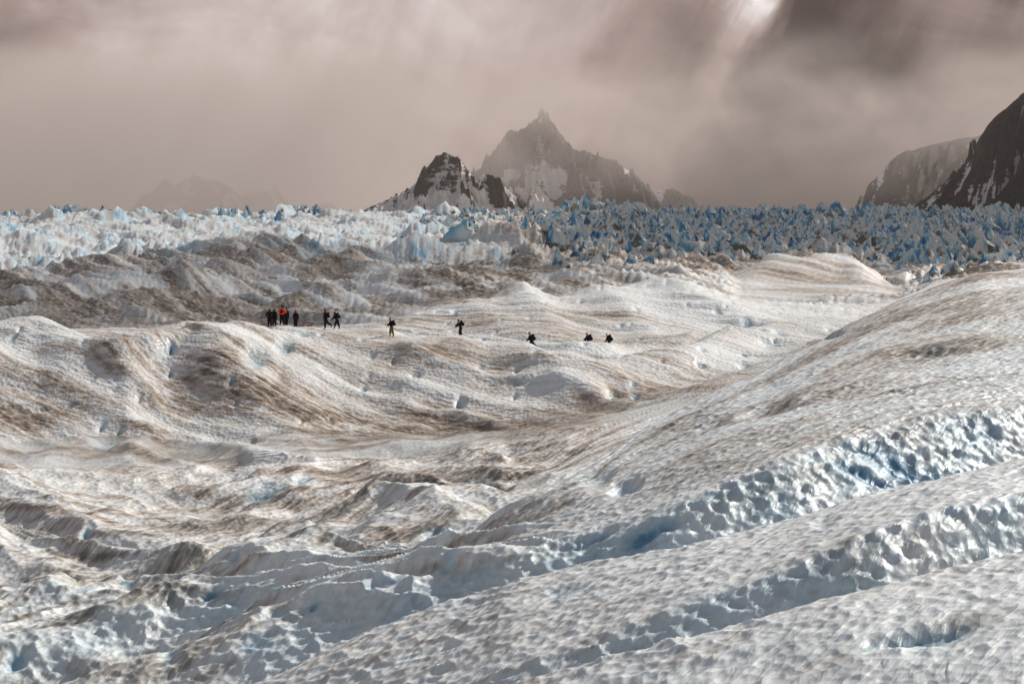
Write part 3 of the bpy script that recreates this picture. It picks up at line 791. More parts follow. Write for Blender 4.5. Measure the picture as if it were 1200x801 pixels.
# ------------------------------------------------------------------ ice pinnacles (seracs) standing on the broken field
def serac_material():
    m_ = bpy.data.materials.new('pinnacle_ice')
    m_.use_nodes = True
    t = NT(m_.node_tree)
    tc_ = t.node('ShaderNodeTexCoord')
    info = t.node('ShaderNodeObjectInfo')
    geo = t.node('ShaderNodeNewGeometry')
    pos = geo.outputs['Position']
    n1 = t.noise(pos, 0.45, 5, 0.6)
    n2 = t.noise(t.mapping(pos, rot=(0, math.radians(20), 0), scale=(0.5, 0.5, 0.12)), 1.0, 5, 0.65)
    big_ = t.noise(pos, 0.035, 3, 0.5)
    b = t.attr('blue'); d = t.attr('dirt')
    bb = t.math('ADD', b, t.math('ADD', t.math('MULTIPLY', t.math('SUBTRACT', n2, 0.5), 1.1), t.math('MULTIPLY', t.math('SUBTRACT', big_, 0.5), 1.5)), clamp=True)
    sc2 = t.node('ShaderNodeSeparateColor', {0: info.outputs['Color']})
    dk = sc2.outputs[0]
    bb = t.math('MULTIPLY', bb, sc2.outputs[1])
    dd = t.math('ADD', d, t.math('ADD', t.math('MULTIPLY', t.math('SUBTRACT', n1, 0.5), 1.6), t.math('MULTIPLY', t.math('SUBTRACT', big_, 0.5), -0.8)), clamp=True)
    dd = t.math('MULTIPLY', dd, dk)
    c = t.ramp(bb, [(0.0, (0.84, 0.84, 0.81)), (0.30, (0.62, 0.76, 0.80)), (0.52, (0.18, 0.50, 0.66)), (0.80, (0.02, 0.18, 0.45)), (1.0, (0.008, 0.05, 0.28))])
    c = t.mix(t.ramp(dd, [(0.34, 0.0), (0.62, 0.92)]), c, (0.115, 0.09, 0.055))
    bp = t.node('ShaderNodeBump', {'Strength': 0.7, 'Distance': 1.0})
    t.l.new(t.math('ADD', n1, n2), bp.inputs['Height'])
    p = t.node('ShaderNodeBsdfPrincipled', {'Roughness': 0.38, 'IOR': 1.31})
    t.l.new(c, p.inputs['Base Color']); t.l.new(bp.outputs[0], p.inputs['Normal'])
    o = t.node('ShaderNodeOutputMaterial')
    t.l.new(p.outputs[0], o.inputs[0])
    return m_


M_SERAC = serac_material()
rng = np.random.RandomState(4)


def serac_shape(seed):
    """unit pinnacle: foot about 1 wide, 1 high, leaning fin of ice with broken facets. returns verts, tris, blue, dirt"""
    r = np.random.RandomState(seed)
    n = 8
    lv = [(-0.25, 1.25), (0.0, 1.14), (0.32, 0.92), (0.56, 0.64), (0.76, 0.36), (0.92, 0.13)]
    sq = r.uniform(0.35, 0.8)
    lean = r.uniform(-0.6, 0.6, 2)
    ang0 = r.uniform(0, 6.28)
    rad = r.uniform(0.72, 1.25, n)
    vs, bl, di = [], [], []
    for k, (h, s) in enumerate(lv):
        for i in range(n):
            a = ang0 + 6.283 * i / n
            q = 0.5 * s * rad[i] * (1 + r.uniform(-0.24, 0.24))
            notch = 0.17 * r.uniform(-1, 1) if k > 1 else 0
            vs.append((math.cos(a) * q + lean[0] * h ** 1.5 * 0.6, math.sin(a) * q * sq + lean[1] * h * 0.5, h + notch))
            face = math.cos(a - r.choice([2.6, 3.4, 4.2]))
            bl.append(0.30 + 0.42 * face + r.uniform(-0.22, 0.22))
            di.append(0.62 - 0.6 * h + r.uniform(-0.2, 0.3))
    t0 = len(vs)
    tl = r.uniform(0.02, 0.14)
    vs += [(lean[0] * 0.6 - tl, lean[1] * 0.5, 1.0), (lean[0] * 0.6 + tl, lean[1] * 0.5, 1 - r.uniform(0, 0.15))]
    bl += [0.1, 0.1]; di += [0.05, 0.05]
    tr = []
    for k in range(len(lv) - 1):
        for i in range(n):
            a, b = k * n + i, k * n + (i + 1) % n
            c, d = a + n, b + n
            if (i + k) % 2:
                tr += [(a, b, d), (a, d, c)]
            else:
                tr += [(a, b, c), (b, d, c)]
    k = (len(lv) - 1) * n
    for i in range(n):
        a, b = k + i, k + (i + 1) % n
        ta = t0 + (1 if vs[a][0] > lean[0] * 0.6 else 0)
        tb = t0 + (1 if vs[b][0] > lean[0] * 0.6 else 0)
        tr.append((a, b, ta))
        if ta != tb:
            tr.append((b, tb, ta))
    return np.array(vs), np.array(tr), np.array(bl), np.array(di)


SHAPES = [serac_shape(900 + i) for i in range(14)]
# in ridged clusters: two or three fins grown together
def cluster(i):
    r = np.random.RandomState(50 + i)
    vs, tr, bl, di = [], [], [], []
    off = 0
    for k in range(r.randint(2, 4)):
        v, t_, b, d = SHAPES[r.randint(14)]
        a = r.uniform(-0.6, 0.6)
        s = r.uniform(0.55, 1.0) if k else 1.0
        R = np.array([[math.cos(a), -math.sin(a), 0], [math.sin(a), math.cos(a), 0], [0, 0, 1]])
        v2 = (v * [s * .8, s * .8, s]) @ R.T + [r.uniform(-0.55, 0.55) if k else 0, r.uniform(-0.3, 0.3) if k else 0, 0]
        vs.append(v2); tr.append(t_ + off); bl.append(b); di.append(d)
        off += len(v)
    return np.concatenate(vs), np.concatenate(tr), np.concatenate(bl), np.concatenate(di)


CL = [cluster(i) for i in range(12)]
ALL = SHAPES + CL
SER_MESH = [mesh_np('ice_pinnacle', v, tris=t_, mat=M_SERAC, smooth=False, attrs={'blue': b, 'dirt': d}, link=False) for v, t_, b, d in ALL]


def ground_z(x, y):
    c = np.interp(x / y * F + 600, px_d, np.arange(NC)); r = np.interp(y, Yr, np.arange(NR))
    c0 = np.clip(np.floor(c).astype(int), 0, NC - 2); r0_ = np.clip(np.floor(r).astype(int), 0, NR - 2)
    fc = c - c0; fr = r - r0_
    return (Zg[r0_, c0] * (1 - fc) * (1 - fr) + Zg[r0_, c0 + 1] * fc * (1 - fr) + Zg[r0_ + 1, c0] * (1 - fc) * fr + Zg[r0_ + 1, c0 + 1] * fc * fr)


cand = []
# a jittered field: cells about 11 m wide and 26 m deep
for Yc_ in np.arange(530, 2700, 21):
    half = (700 / F) * Yc_
    for Xc in np.arange(-half, half, 9.5):
        X_ = Xc + rng.uniform(-4, 4); Y_ = Yc_ + rng.uniform(-11, 11)
        p_ = 600 + X_ / Y_ * F
        rt = sstep(430, 760, np.array(p_))[()]
        # on the left only the skyline and a few broken patches carry towers
        patchn = float(fbm(np.array([X_ / 60.0]), np.array([Y_ / 140.0]), 2, 301)[0])
        if Y_ < 1000:
            dens = (0.9 if p_ > 640 else 0.05)
            if 850 < p_ < 1060 and Y_ < 760:
                dens = 0.0
            if p_ < 850 and Y_ < 760:
                dens *= 0.5
            if Y_ < 640 and p_ < 1040:
                dens = 0.0
            if Y_ < 600:
                dens *= 0.6
        else:
            dens = 0.03 + 0.97 * rt + (0.4 if patchn > 0.3 else 0)
        if Y_ > 2150:
            dens = max(dens, 0.22)
        elif p_ < 470:
            dens = 0.0
        if rng.rand() > dens:
            continue
        h = rng.uniform(2.4, 8.0) * (0.70 + 0.35 * rt) * (1.25 if rng.rand() < 0.12 else 1)
        h *= 0.62 + 0.95 * float(sstep(-0.25, 0.45, fbm(np.array([X_ / 38.0]), np.array([Y_ / 110.0]), 2, 307))[0])
        h = min(h, (11 + 20 * rng.rand() ** 1.6) * Y_ / F)
        wdt = max(h, 3.2) * rng.uniform(0.9, 1.9)
        cand.append((X_, Y_, h, wdt, rng.uniform(-0.8, 0.8) + 3.1416 * rng.randint(2), rng.randint(len(ALL)), p_))
# named towers of the photograph: (photo x, distance, height, width, shape)
SPECIAL = [
 (262, 2150, 9.5, 9, 15, 'dark blue ice tower at the left end of the bright blue cluster on the skyline'),
 (275, 2120, 11.5, 10, 3, 'tallest bright blue and white ice tower on the left skyline'),
 (289, 2150, 10, 9, 17, 'blue streaked ice tower at the right end of the left skyline cluster'),
 (119, 2300, 8.0, 8, 5, 'small lone dark blue ice tower on the skyline far left'),
 (6, 2300, 7.0, 12, 6, 'grey blue ice tower at the left edge of the skyline'),
 (325, 2000, 11, 17, 18, 'broad white ice tower on the skyline right of the bright blue cluster'),
 (88, 2100, 8, 15, 20, 'low white ice tower on the skyline between the left edge and the lone blue tower'),
 (660, 2300, 9.0, 9, 2, 'dark blue grey ice tower on the skyline below the foot of the summit snowfield'),
 (706, 2100, 10, 10, 16, 'dark blue ice tower standing tallest on the skyline right of the central mountains'),
 (690, 2050, 8.5, 8, 7, 'blue ice tower on the skyline just left of the tallest central one'),
 (915, 2000, 10, 14, 19, 'sharp dark blue ice tower on the skyline between the central and right mountains'),
 (842, 2100, 9, 12, 21, 'blue grey ice tower cluster on the skyline left of the misty shoulder'),
 (1108, 1500, 11, 9, 9, 'deep royal blue ice tower, the bluest of the shaded field at right'),
 (535, 900, 7.5, 11, 10, 'sharp grey ice fin above the grey ridge in the middle'),
 (655, 760, 6.5, 9, 11, 'dark sided ice fin at the left border of the brown broken ice'),
 (1140, 1300, 8, 6, 12, 'dark blue narrow ice tower low in the shaded field at far right'),
]
cx = np.array([c_[0] for c_ in cand]); cy = np.array([c_[1] for c_ in cand])
cz = ground_z(cx, cy)
# which of them does the picture show, and how large?
Zs = Zg
pyc_all = 250.0 - Zs * F / Yr[:, None]
runmin = np.minimum.accumulate(pyc_all, axis=0)
vis = []
for i, c_ in enumerate(cand):
    col_ = int(np.clip(np.interp(c_[6], px_d, np.arange(NC)), 0, NC - 1))
    row_ = max(int(np.searchsorted(Yr, c_[1])) - 2, 0)
    top = 250 - (cz[i] + c_[2]) * F / c_[1]
    foot = 250 - cz[i] * F / c_[1]
    hid = runmin[row_, col_]
    vis.append(max(0.0, min(foot, hid) - top) * (1 if 0 <= c_[6] <= 1200 else 0) * c_[3] * F / c_[1])
order = np.argsort(-np.array(vis))
NSP = len(SPECIAL)
single = set(order[:300 - NSP].tolist())
G_P = 'ice pinnacles of the broken glacier field'
mb_v, mb_t, mb_b, mb_d = [], [], [], []
off = 0


def place_pinnacle(X_, Y_, z_, h, wd, rot, k, label, tilt=0.0):
    o = bpy.data.objects.new('ice_pinnacle', SER_MESH[k])
    o.location = (X_, Y_, z_ - 0.12 * h)
    o.scale = (wd, wd * 0.75, h * 1.12)
    o.rotation_euler = (0, tilt, rot)
    kd = 0.35 + 0.65 * float(sstep(520, 720, np.array(600 + X_ / Y_ * F)))
    o.color = (kd, 0.55 if 'grey ice fin' in label else 1.0, kd, 1)
    COL.objects.link(o)
    tag(o, label, 'ice pinnacle', G_P)
    return o


ZONES = [(110, 'at the far left'), (210, 'left of the faint misty mountain'), (330, 'below the faint misty mountain'), (420, 'right of the faint misty mountain'),
         (480, 'under the left foot of the dark peak'), (545, 'under the dark peak summit'), (600, 'under the right foot of the dark peak'),
         (660, 'under the tall cloudy summit'), (720, 'right of the tall cloudy summit'), (785, 'under the right foot of the cloudy mountain'),
         (850, 'under the pale mist right of the mountains'), (920, 'above the round snowy hummock'), (1000, 'under the dark gap in the clouds'),
         (1060, 'under the misty rounded shoulder'), (1110, 'under the foot of the dark slope'), (1150, 'under the streaked dark slope'), (1400, 'under the black rock spur')]
ORD = ['leftmost', 'second from left', 'third from left', 'fourth from left', 'fifth from left', 'sixth from left', 'seventh from left', 'eighth from left', 'ninth from left',
       'tenth from left', 'eleventh from left', 'twelfth from left', 'thirteenth from left', 'fourteenth from left', 'fifteenth from left', 'sixteenth from left',
       'seventeenth from left', 'eighteenth from left', 'nineteenth from left', 'twentieth from left']
bins = {}
for i in sorted(single, key=lambda q: cand[q][6]):
    X_, Y_, h, wd, rot, k, p_ = cand[i]
    zone = next(nm for lim, nm in ZONES if p_ < lim)
    depth = 'front row' if Y_ < 900 else ('middle row' if Y_ < 1500 else 'skyline row')
    wide = 'broad' if wd > 1.6 * h else 'narrow'
    bins.setdefault((zone, depth, wide), []).append(i)
LAB = {}
for (zone, depth, wide), ids in bins.items():
    for q, i in enumerate(ids):
        LAB[i] = ('%s %s ice pinnacle, %s, %s' % (ORD[min(q, 19)] if len(ids) > 1 else 'single', wide, depth, zone))
for i, c_ in enumerate(cand):
    X_, Y_, h, wd, rot, k, p_ = c_
    if i in single:
        lb = LAB[i]
        place_pinnacle(X_, Y_, cz[i], h, wd, rot, k, lb)
    else:
        v, t_, b, d = ALL[k]
        ca, sa = math.cos(rot), math.sin(rot)
        sc_ = v * [wd, wd * 0.75, h * 1.12]
        v2 = np.stack([sc_[:, 0] * ca - sc_[:, 1] * sa + X_, sc_[:, 0] * sa + sc_[:, 1] * ca + Y_, sc_[:, 2] + cz[i] - 0.12 * h], -1)
        mb_v.append(v2); mb_t.append(t_ + off); mb_b.append(b); mb_d.append(d)
        off += len(v)
print('pinnacles', len(cand), 'stuff tris', sum(len(t_) for t_ in mb_t))
st = mesh_np('small_ice_pinnacles', np.concatenate(mb_v), tris=np.concatenate(mb_t), mat=M_SERAC, smooth=False,
             attrs={'blue': np.concatenate(mb_b), 'dirt': np.concatenate(mb_d)})
tag(st, 'countless small jagged blue ice pinnacles filling the broken ice field', kind='stuff')
for (p_, Y_, h, wd, k, lb) in SPECIAL:
    X_ = (p_ - 600) / F * Y_
    place_pinnacle(X_, Y_, float(ground_z(np.array([X_]), np.array([Y_]))[0]), h, wd, rng.uniform(-0.5, 0.5), k, lb)

# ------------------------------------------------------------------ people
def skin_mesh(name, pts, edges, mat, parent, levels=1, root=0):
    """pts: list of (position, radius or (rx, ry)); a skin surface over the bones, made permanent"""
    me = bpy.data.meshes.new(name)
    me.from_pydata([p[0] for p in pts], edges, [])
    ob = bpy.data.objects.new(name, me)
    COL.objects.link(ob)
    md = ob.modifiers.new('skin', 'SKIN')
    md.use_smooth_shade = True
    sv = me.skin_vertices[0].data
    for i, p in enumerate(pts):
        r_ = p[1] if isinstance(p[1], tuple) else (p[1], p[1])
        sv[i].radius = r_
        sv[i].use_root = (i == root)
    ss = ob.modifiers.new('sub', 'SUBSURF')
    ss.levels = levels; ss.render_levels = levels
    dg = bpy.context.evaluated_depsgraph_get()
    me2 = bpy.data.meshes.new_from_object(ob.evaluated_get(dg))
    ob.modifiers.clear()
    ob.data = me2
    me2.name = name
    bpy.data.meshes.remove(me)
    me2.materials.clear()
    me2.materials.append(mat)
    ob.parent = parent
    return ob


M_BLACK = simple_mat('black_nylon', (0.006, 0.006, 0.007), 0.8, 9.0, 0.5, 0.1)
M_NAVY = simple_mat('dark_navy_nylon', (0.006, 0.009, 0.016), 0.75, 9.0, 0.4, 0.1)
M_ORANGE = simple_mat('orange_red_shell', (0.85, 0.055, 0.01), 0.6, 6.0, 0.3, 0.2)
M_RED = simple_mat('dull_red_knit', (0.30, 0.035, 0.04), 0.9, 9.0, 0.4, 0.1)
M_KHAKI = simple_mat('khaki_trousers', (0.16, 0.11, 0.035), 0.85, 8.0, 0.4, 0.1)
M_LIME = simple_mat('lime_shoulder_panel', (0.42, 0.75, 0.01), 0.6, 6.0, 0.2, 0.2)
M_SKIN = simple_mat('skin', (0.065, 0.036, 0.025), 0.6, 20.0, 0.2, 0.3)
M_BOOT = simple_mat('black_boot_leather', (0.01, 0.009, 0.008), 0.6, 20.0, 0.4, 0.3)


def hand_mesh(name, wrist, direction, parent, mat):
    """palm and five separate, slightly curled fingers as one mesh"""
    pts = [(wrist, 0.024), (wrist + direction * 0.05, (0.040, 0.020)), (wrist + direction * 0.09, (0.042, 0.018))]
    ed = [(0, 1), (1, 2)]
    side = direction.cross(Vector((1, 0, 0)))
    if side.length < 0.1:
        side = Vector((0, 1, 0))
    side.normalize()
    curl = direction.cross(side).normalized()
    for k, (o_, ln) in enumerate([(-0.030, 0.070), (-0.010, 0.080), (0.010, 0.076), (0.028, 0.060)]):
        b0 = wrist + direction * 0.10 + side * o_
        b1 = b0 + direction * ln * 0.5 + curl * 0.010
        b2 = b0 + direction * ln * 0.85 + curl * 0.030
        n = len(pts)
        pts += [(b0, 0.010), (b1, 0.009), (b2, 0.008)]
        ed += [(2, n), (n, n + 1), (n + 1, n + 2)]
    t0 = wrist + direction * 0.035 - side * 0.035
    n = len(pts)
    pts += [(t0, 0.012), (t0 + direction * 0.04 - side * 0.018 + curl * 0.012, 0.010), (t0 + direction * 0.065 - side * 0.016 + curl * 0.026, 0.009)]
    ed += [(1, n), (n, n + 1), (n + 1, n + 2)]
    return skin_mesh(name, pts, ed, mat, parent, 0)


def person(px, py_foot, Y_, head, label, lean=5, legs=((0, 0), (0, 0)), arms=((0, 10), (0, 10)), spread=0.0, jacket=None, trousers=None,
           hat=None, hat_mat=None, height=1.75, elbow_out=0.0, sink=0.03, coat=0.0, panel=False, neck=0, zoff=0.0):
    jacket = jacket or M_BLACK; trousers = trousers or M_BLACK
    X_ = (px - 600) / F * Y_
    gz = float(ground_z(np.array([X_]), np.array([Y_]))[0])
    zf = gz if py_foot is None else -(py_foot - 250) * Y_ / F
    root = bpy.data.objects.new('person', None)
    root.empty_display_size = 0.3
    root.location = (X_, Y_, zf)
    root.rotation_euler = (0, 0, math.radians(head))
    COL.objects.link(root)
    tag(root, label, 'person', 'hikers walking over the ice')
    s = height / 1.75
    R_ = math.radians

    def leg(side, a, b):
        hip = Vector((0, side * 0.095 * s, 0))
        kn = hip + Vector((math.sin(R_(a)), side * spread * 0.5, -math.cos(R_(a)))) * 0.44 * s
        an = kn + Vector((math.sin(R_(a - b)), side * spread * 0.5, -math.cos(R_(a - b)))) * 0.42 * s
        toe_a = R_(min(0, a - b) * 0.8)
        toe = an + Vector((math.cos(toe_a) * 0.17, side * 0.02, math.sin(toe_a) * 0.17 - 0.045)) * s
        heel = an + Vector((-0.04, 0, -0.06)) * s
        return hip, kn, an, toe, heel
    Ls = [leg(1, *legs[0]), leg(-1, *legs[1])]
    low = min(min(l[2].z, l[3].z, l[4].z) for l in Ls) - 0.03
    up_ = Vector((0, 0, -low - sink))
    Ls = [[p + up_ for p in l] for l in Ls]
    pel = up_.copy()
    tdir = Vector((math.sin(R_(lean)), 0, math.cos(R_(lean))))
    waist = pel + tdir * 0.16 * s
    chest = pel + tdir * 0.38 * s
    shl = pel + tdir * 0.50 * s
    hdir = Vector((math.sin(R_(lean * 0.6 + neck)), 0, math.cos(R_(lean * 0.6 + neck))))
    neckp = shl + hdir * 0.05 * s
    hb = shl + hdir * 0.125 * s
    hm = hb + hdir * 0.065 * s + Vector((0.012, 0, 0))
    ht = hb + hdir * 0.145 * s
    # body: one continuous surface from head to feet
    arm_p = []
    for side, (a, b) in zip((1, -1), arms):
        sh = shl + Vector((0, side * 0.17 * s, -0.02))
        out = side * elbow_out
        el = sh + Vector((math.sin(R_(a)), out + side * 0.12, -math.cos(R_(a)))).normalized() * 0.29 * s
        fa = a + b
        wr = el + Vector((math.sin(R_(fa)), -out * 0.9, -math.cos(R_(fa)))).normalized() * 0.25 * s
        arm_p.append((sh, el, wr))
    pts = [(pel, (0.135 * s, 0.10 * s)), (waist, (0.12 * s, 0.09 * s)), (chest, (0.15 * s, 0.11 * s)), (shl, (0.10 * s, 0.08 * s)),
           (neckp, 0.055 * s), (hb, 0.075 * s), (hm, 0.098 * s), (ht, 0.07 * s)]
    ed = [(0, 1), (1, 2), (2, 3), (3, 4), (4, 5), (5, 6), (6, 7)]
    for sh, el, wr in arm_p:
        n = len(pts)
        pts += [(sh, 0.06 * s), (el, 0.045 * s), (wr, 0.032 * s)]
        ed += [(3, n), (n, n + 1), (n + 1, n + 2)]
    for l in Ls:
        n = len(pts)
        pts += [(l[0] + Vector((0, 0, -0.06)), 0.085 * s), (l[1], 0.058 * s), (l[2], 0.042 * s), (l[3], 0.035 * s)]
        ed += [(0, n), (n, n + 1), (n + 1, n + 2), (n + 2, n + 3)]
    skin_mesh('body', pts, ed, M_SKIN, root)
    # face: nose and ears stand proud of the head; eyes and mouth as small meshes
    fb = bmesh.new()
    fwd = Vector((1, 0, 0))
    bmesh.ops.create_cone(fb, segments=8, radius1=0.016, radius2=0.004, depth=0.04, matrix=Matrix.Translation(hm + Vector((0.098, 0, 0.0))) @ Matrix.Rotation(R_(60), 4, 'Y'))
    for sd in (1, -1):
        bmesh.ops.create_uvsphere(fb, u_segments=8, v_segments=6, radius=0.022, matrix=Matrix.Translation(hm + Vector((0, sd * 0.092, 0))) @ Matrix.Scale(0.5, 4, (0, 1, 0)))
    me = bpy.data.meshes.new('face'); fb.to_mesh(me); fb.free(); me.materials.append(M_SKIN)
    fo = bpy.data.objects.new('face', me); COL.objects.link(fo); fo.parent = root
    # jacket
    jp = [(pel + Vector((0, 0, 0.01 - coat)), (0.25 * s, 0.20 * s)), (waist, (0.25 * s, 0.20 * s)), (chest, (0.27 * s, 0.22 * s)),
          (shl + Vector((0, 0, -0.005)), (0.16 * s, 0.14 * s)), (neckp, 0.10 * s)]
    je = [(0, 1), (1, 2), (2, 3), (3, 4)]
    for sh, el, wr in arm_p:
        n = len(jp)
        jp += [(sh, 0.12 * s), (el, 0.10 * s), (wr, 0.07 * s)]
        je += [(3, n), (n, n + 1), (n + 1, n + 2)]
    skin_mesh('jacket', jp, je, jacket, root)
    # trousers and boots
    tp = [(pel, (0.15 * s, 0.115 * s))]; te = []
    for l in Ls:
        n = len(tp)
        tp += [(l[0] + Vector((0, 0, -0.06)), 0.155 * s), (l[1], 0.12 * s), (l[2] + Vector((0, 0, 0.02)), 0.085 * s)]
        te += [(0, n), (n, n + 1), (n + 1, n + 2)]
    skin_mesh('trousers', tp, te, trousers, root)
    for l in Ls:
        skin_mesh('boot', [(l[2] + Vector((0, 0, 0.04)), 0.058 * s), (l[2] + Vector((0, 0, -0.02)), 0.06 * s), (l[4] + Vector((0, 0, 0.015)), 0.05 * s), (l[3], (0.05 * s, 0.036 * s))],
                  [(0, 1), (1, 2), (1, 3)], M_BOOT, root)
    for (sh, el, wr) in arm_p:
        d_ = (wr - el).normalized()
        hand_mesh('hand', wr + d_ * 0.01, d_, root, M_BLACK if hat != 'bare' else M_SKIN)
    # hood, cap or hair
    hm2 = hat_mat or M_BLACK
    if hat == 'hood':
        skin_mesh('hood', [(neckp + Vector((-0.03, 0, 0.01)), 0.10 * s), (hb + Vector((-0.03, 0, 0.03)), 0.115 * s), (hm + Vector((-0.025, 0, 0.03)), 0.118 * s), (ht + Vector((-0.01, 0, 0.015)), 0.075 * s)],
                  [(0, 1), (1, 2), (2, 3)], hm2, root)
    elif hat == 'hat':
        skin_mesh('beanie', [(hm + Vector((-0.02, 0, 0.03)), 0.108 * s), (ht + Vector((-0.005, 0, 0.02)), 0.08 * s)], [(0, 1)], hm2, root)
        skin_mesh('hair', [(hb + Vector((-0.045, 0, 0.01)), 0.075 * s), (hm + Vector((-0.045, 0, 0.0)), 0.09 * s)], [(0, 1)], M_BLACK, root)
    else:
        skin_mesh('cap', [(hm + Vector((-0.01, 0, 0.045)), 0.106 * s), (ht + Vector((0, 0, 0.012)), 0.07 * s), (hm + Vector((0.12, 0, 0.06)), (0.07 * s, 0.012))], [(0, 1), (0, 2)], hm2, root)
        skin_mesh('hair', [(hb + Vector((-0.045, 0, 0.01)), 0.075 * s), (hm + Vector((-0.045, 0, 0.0)), 0.09 * s)], [(0, 1)], M_BLACK, root)
    if panel:
        bm_ = bmesh.new()
        for sd in (1, -1):
            bmesh.ops.create_uvsphere(bm_, u_segments=12, v_segments=8, radius=1.0,
                                      matrix=Matrix.Translation(shl + Vector((0.02, sd * 0.15 * s, 0.0))) @ Matrix.Diagonal((0.15, 0.10, 0.075, 1)))
        me = bpy.data.meshes.new('shoulder_panel'); bm_.to_mesh(me); bm_.free(); me.materials.append(M_LIME)
        po = bpy.data.objects.new('shoulder_panel', me); COL.objects.link(po); po.parent = root
        po['label'] = 'lime green shoulder panels of the jacket'
    bpy.context.view_layer.update()
    return root, dict(shl=shl, chest=chest, waist=waist, tdir=tdir, pel=pel, s=s, wr=arm_p[0][2])


def backpack(owner, J, mat, label, size=1.0, extra=None):
    """rucksack lying against the wearer's back, with lid, straps and pocket"""
    root = bpy.data.objects.new('backpack', None)
    root.empty_display_size = 0.2
    COL.objects.link(root)
    tag(root, label, 'backpack', 'rucksacks worn by the hikers')
    ax = J['tdir']
    back = Vector((-ax.z, 0, ax.x))
    c = J['pel'] + ax * 0.24 * J['s'] + back * (0.25 * J['s'])
    M_ = owner.matrix_world @ Matrix.Translation(c)
    root.matrix_world = M_
    tilt = Matrix.Rotation(math.atan2(ax.x, ax.z), 4, 'Y')

    def puff(name, loc, dims, mat_):
        bm_ = bmesh.new()
        bmesh.ops.create_cube(bm_, size=1.0)
        bmesh.ops.subdivide_edges(bm_, edges=bm_.edges[:], cuts=3, use_grid_fill=True)
        for v in bm_.verts:
            q = v.co * 2
            r_ = (abs(q.x) ** 4 + abs(q.y) ** 4 + abs(q.z) ** 4) ** 0.25
            co = q / max(r_, 1e-4) * max(abs(q.x), abs(q.y), abs(q.z)) * 0.5
            co.x *= 1 + 0.12 * math.cos(q.z * 2)
            v.co = Vector((co.x * dims[0], co.y * dims[1], co.z * dims[2])) + Vector(loc)
        bmesh.ops.transform(bm_, matrix=tilt, verts=bm_.verts[:])
        me = bpy.data.meshes.new(name); bm_.to_mesh(me); bm_.free()
        for p in me.polygons:
            p.use_smooth = True
        me.materials.append(mat_)
        ob = bpy.data.objects.new(name, me); COL.objects.link(ob); ob.parent = root
        return ob
    k = size
    puff('sack', (0, 0, 0), (0.26 * k, 0.34 * k, 0.46 * k), mat)
    puff('lid', (-0.01, 0, 0.27 * k), (0.26 * k, 0.30 * k, 0.13 * k), mat)
    puff('pocket', (-0.13 * k, 0, -0.08 * k), (0.09 * k, 0.22 * k, 0.24 * k), mat)
    for sd in (1, -1):
        skin_mesh('strap', [(tilt @ Vector(p), (0.012, 0.025)) for p in
                            ((0.08, sd * 0.10, 0.22 * k), (0.20, sd * 0.13, 0.25 * k), (0.36, sd * 0.13, 0.12 * k), (0.33, sd * 0.14, -0.08 * k), (0.12, sd * 0.13, -0.18 * k))],
                  [(0, 1), (1, 2), (2, 3), (3, 4)], M_BLACK, root, 0)
    return root


LEFT = 180
p1, j1 = person(316, None, 263.5, 120, 'person in a black hooded coat with one elbow out, left one of the leftmost pair', lean=3, legs=((2, 3), (-2, 3)), arms=((10, 50), (0, 20)), elbow_out=0.55, hat='hood', coat=0.10, spread=0.08)
p2, j2 = person(321.5, None, 264.6, -60, 'person in black standing close behind the one with the elbow out at the left', lean=2, legs=((3, 4), (-2, 3)), arms=((5, 15), (0, 10)), hat='hood', coat=0.14, spread=0.06, height=1.68)
p3, j3 = person(330.5, None, 263.2, 80, 'person in a bright orange red jacket standing with back to the camera, hand on hip', lean=2, legs=((2, 3), (-2, 3)), arms=((5, 70), (5, 60)), elbow_out=0.7, jacket=M_ORANGE, hat='cap', spread=0.14, height=1.80)
p4, j4 = person(335.5, None, 264.8, 70, 'person in dark navy partly hidden behind the orange jacket', lean=2, legs=((2, 3), (-2, 3)), arms=((5, 15), (0, 10)), jacket=M_NAVY, hat='hat', coat=0.08, height=1.76)
p5, j5 = person(346.5, None, 263.8, 60, 'slim person in black with a dull red hood standing alone right of the orange jacket', lean=1, legs=((1, 2), (-1, 2)), arms=((0, 12), (0, 12)), elbow_out=0.35, hat='hood', hat_mat=M_RED, height=1.66)
p6, j6 = person(381.5, None, 263.6, LEFT, 'upright person in black striding left, rear leg stretched back', lean=2, legs=((4, 4), (-26, 30)), arms=((8, 20), (-8, 15)), hat='cap', coat=0.10, height=1.86)
p7, j7 = person(395, None, 263.2, LEFT, 'stooped person in black stepping left with legs apart behind the upright walker', lean=24, legs=((22, 12), (-14, 4)), arms=((25, 25), (20, 25)), hat='hood', height=1.66)
p8, j8 = person(459, None, 257.0, LEFT, 'person in khaki trousers and black jacket holding a hand out in front', lean=12, legs=((20, 22), (-8, 8)), arms=((25, 60), (15, 40)), trousers=M_KHAKI, hat='cap', height=1.70)
p9, j9 = person(540, None, 260.5, LEFT, 'bent person with lime green shoulder panels coming down into the dip', lean=24, legs=((16, 20), (4, 22)), arms=((35, 20), (20, 20)), hat='hood', panel=True, height=1.66)
p10, j10 = person(623, None, 252.0, LEFT, 'person in black with one leg stretched back, next right of the lime green one', lean=16, legs=((30, 48), (-38, 12)), arms=((30, 15), (25, 20)), hat='cap', height=1.72)
p11, j11 = person(690, None, 258.5, LEFT, 'person in black reaching one arm down, second from the right, legs behind the ice rim', lean=16, legs=((14, 18), (-8, 10)), arms=((40, 5), (20, 20)), hat='cap', height=1.70)
p12, j12 = person(714, None, 259.8, LEFT, 'last person at the right, only head and shoulders above the ice rim', lean=22, legs=((14, 20), (-6, 12)), arms=((20, 20), (20, 20)), hat='cap', height=1.55)
backpack(p3, j3, M_BLACK, 'small black rucksack on the back of the orange red jacket', 0.55)
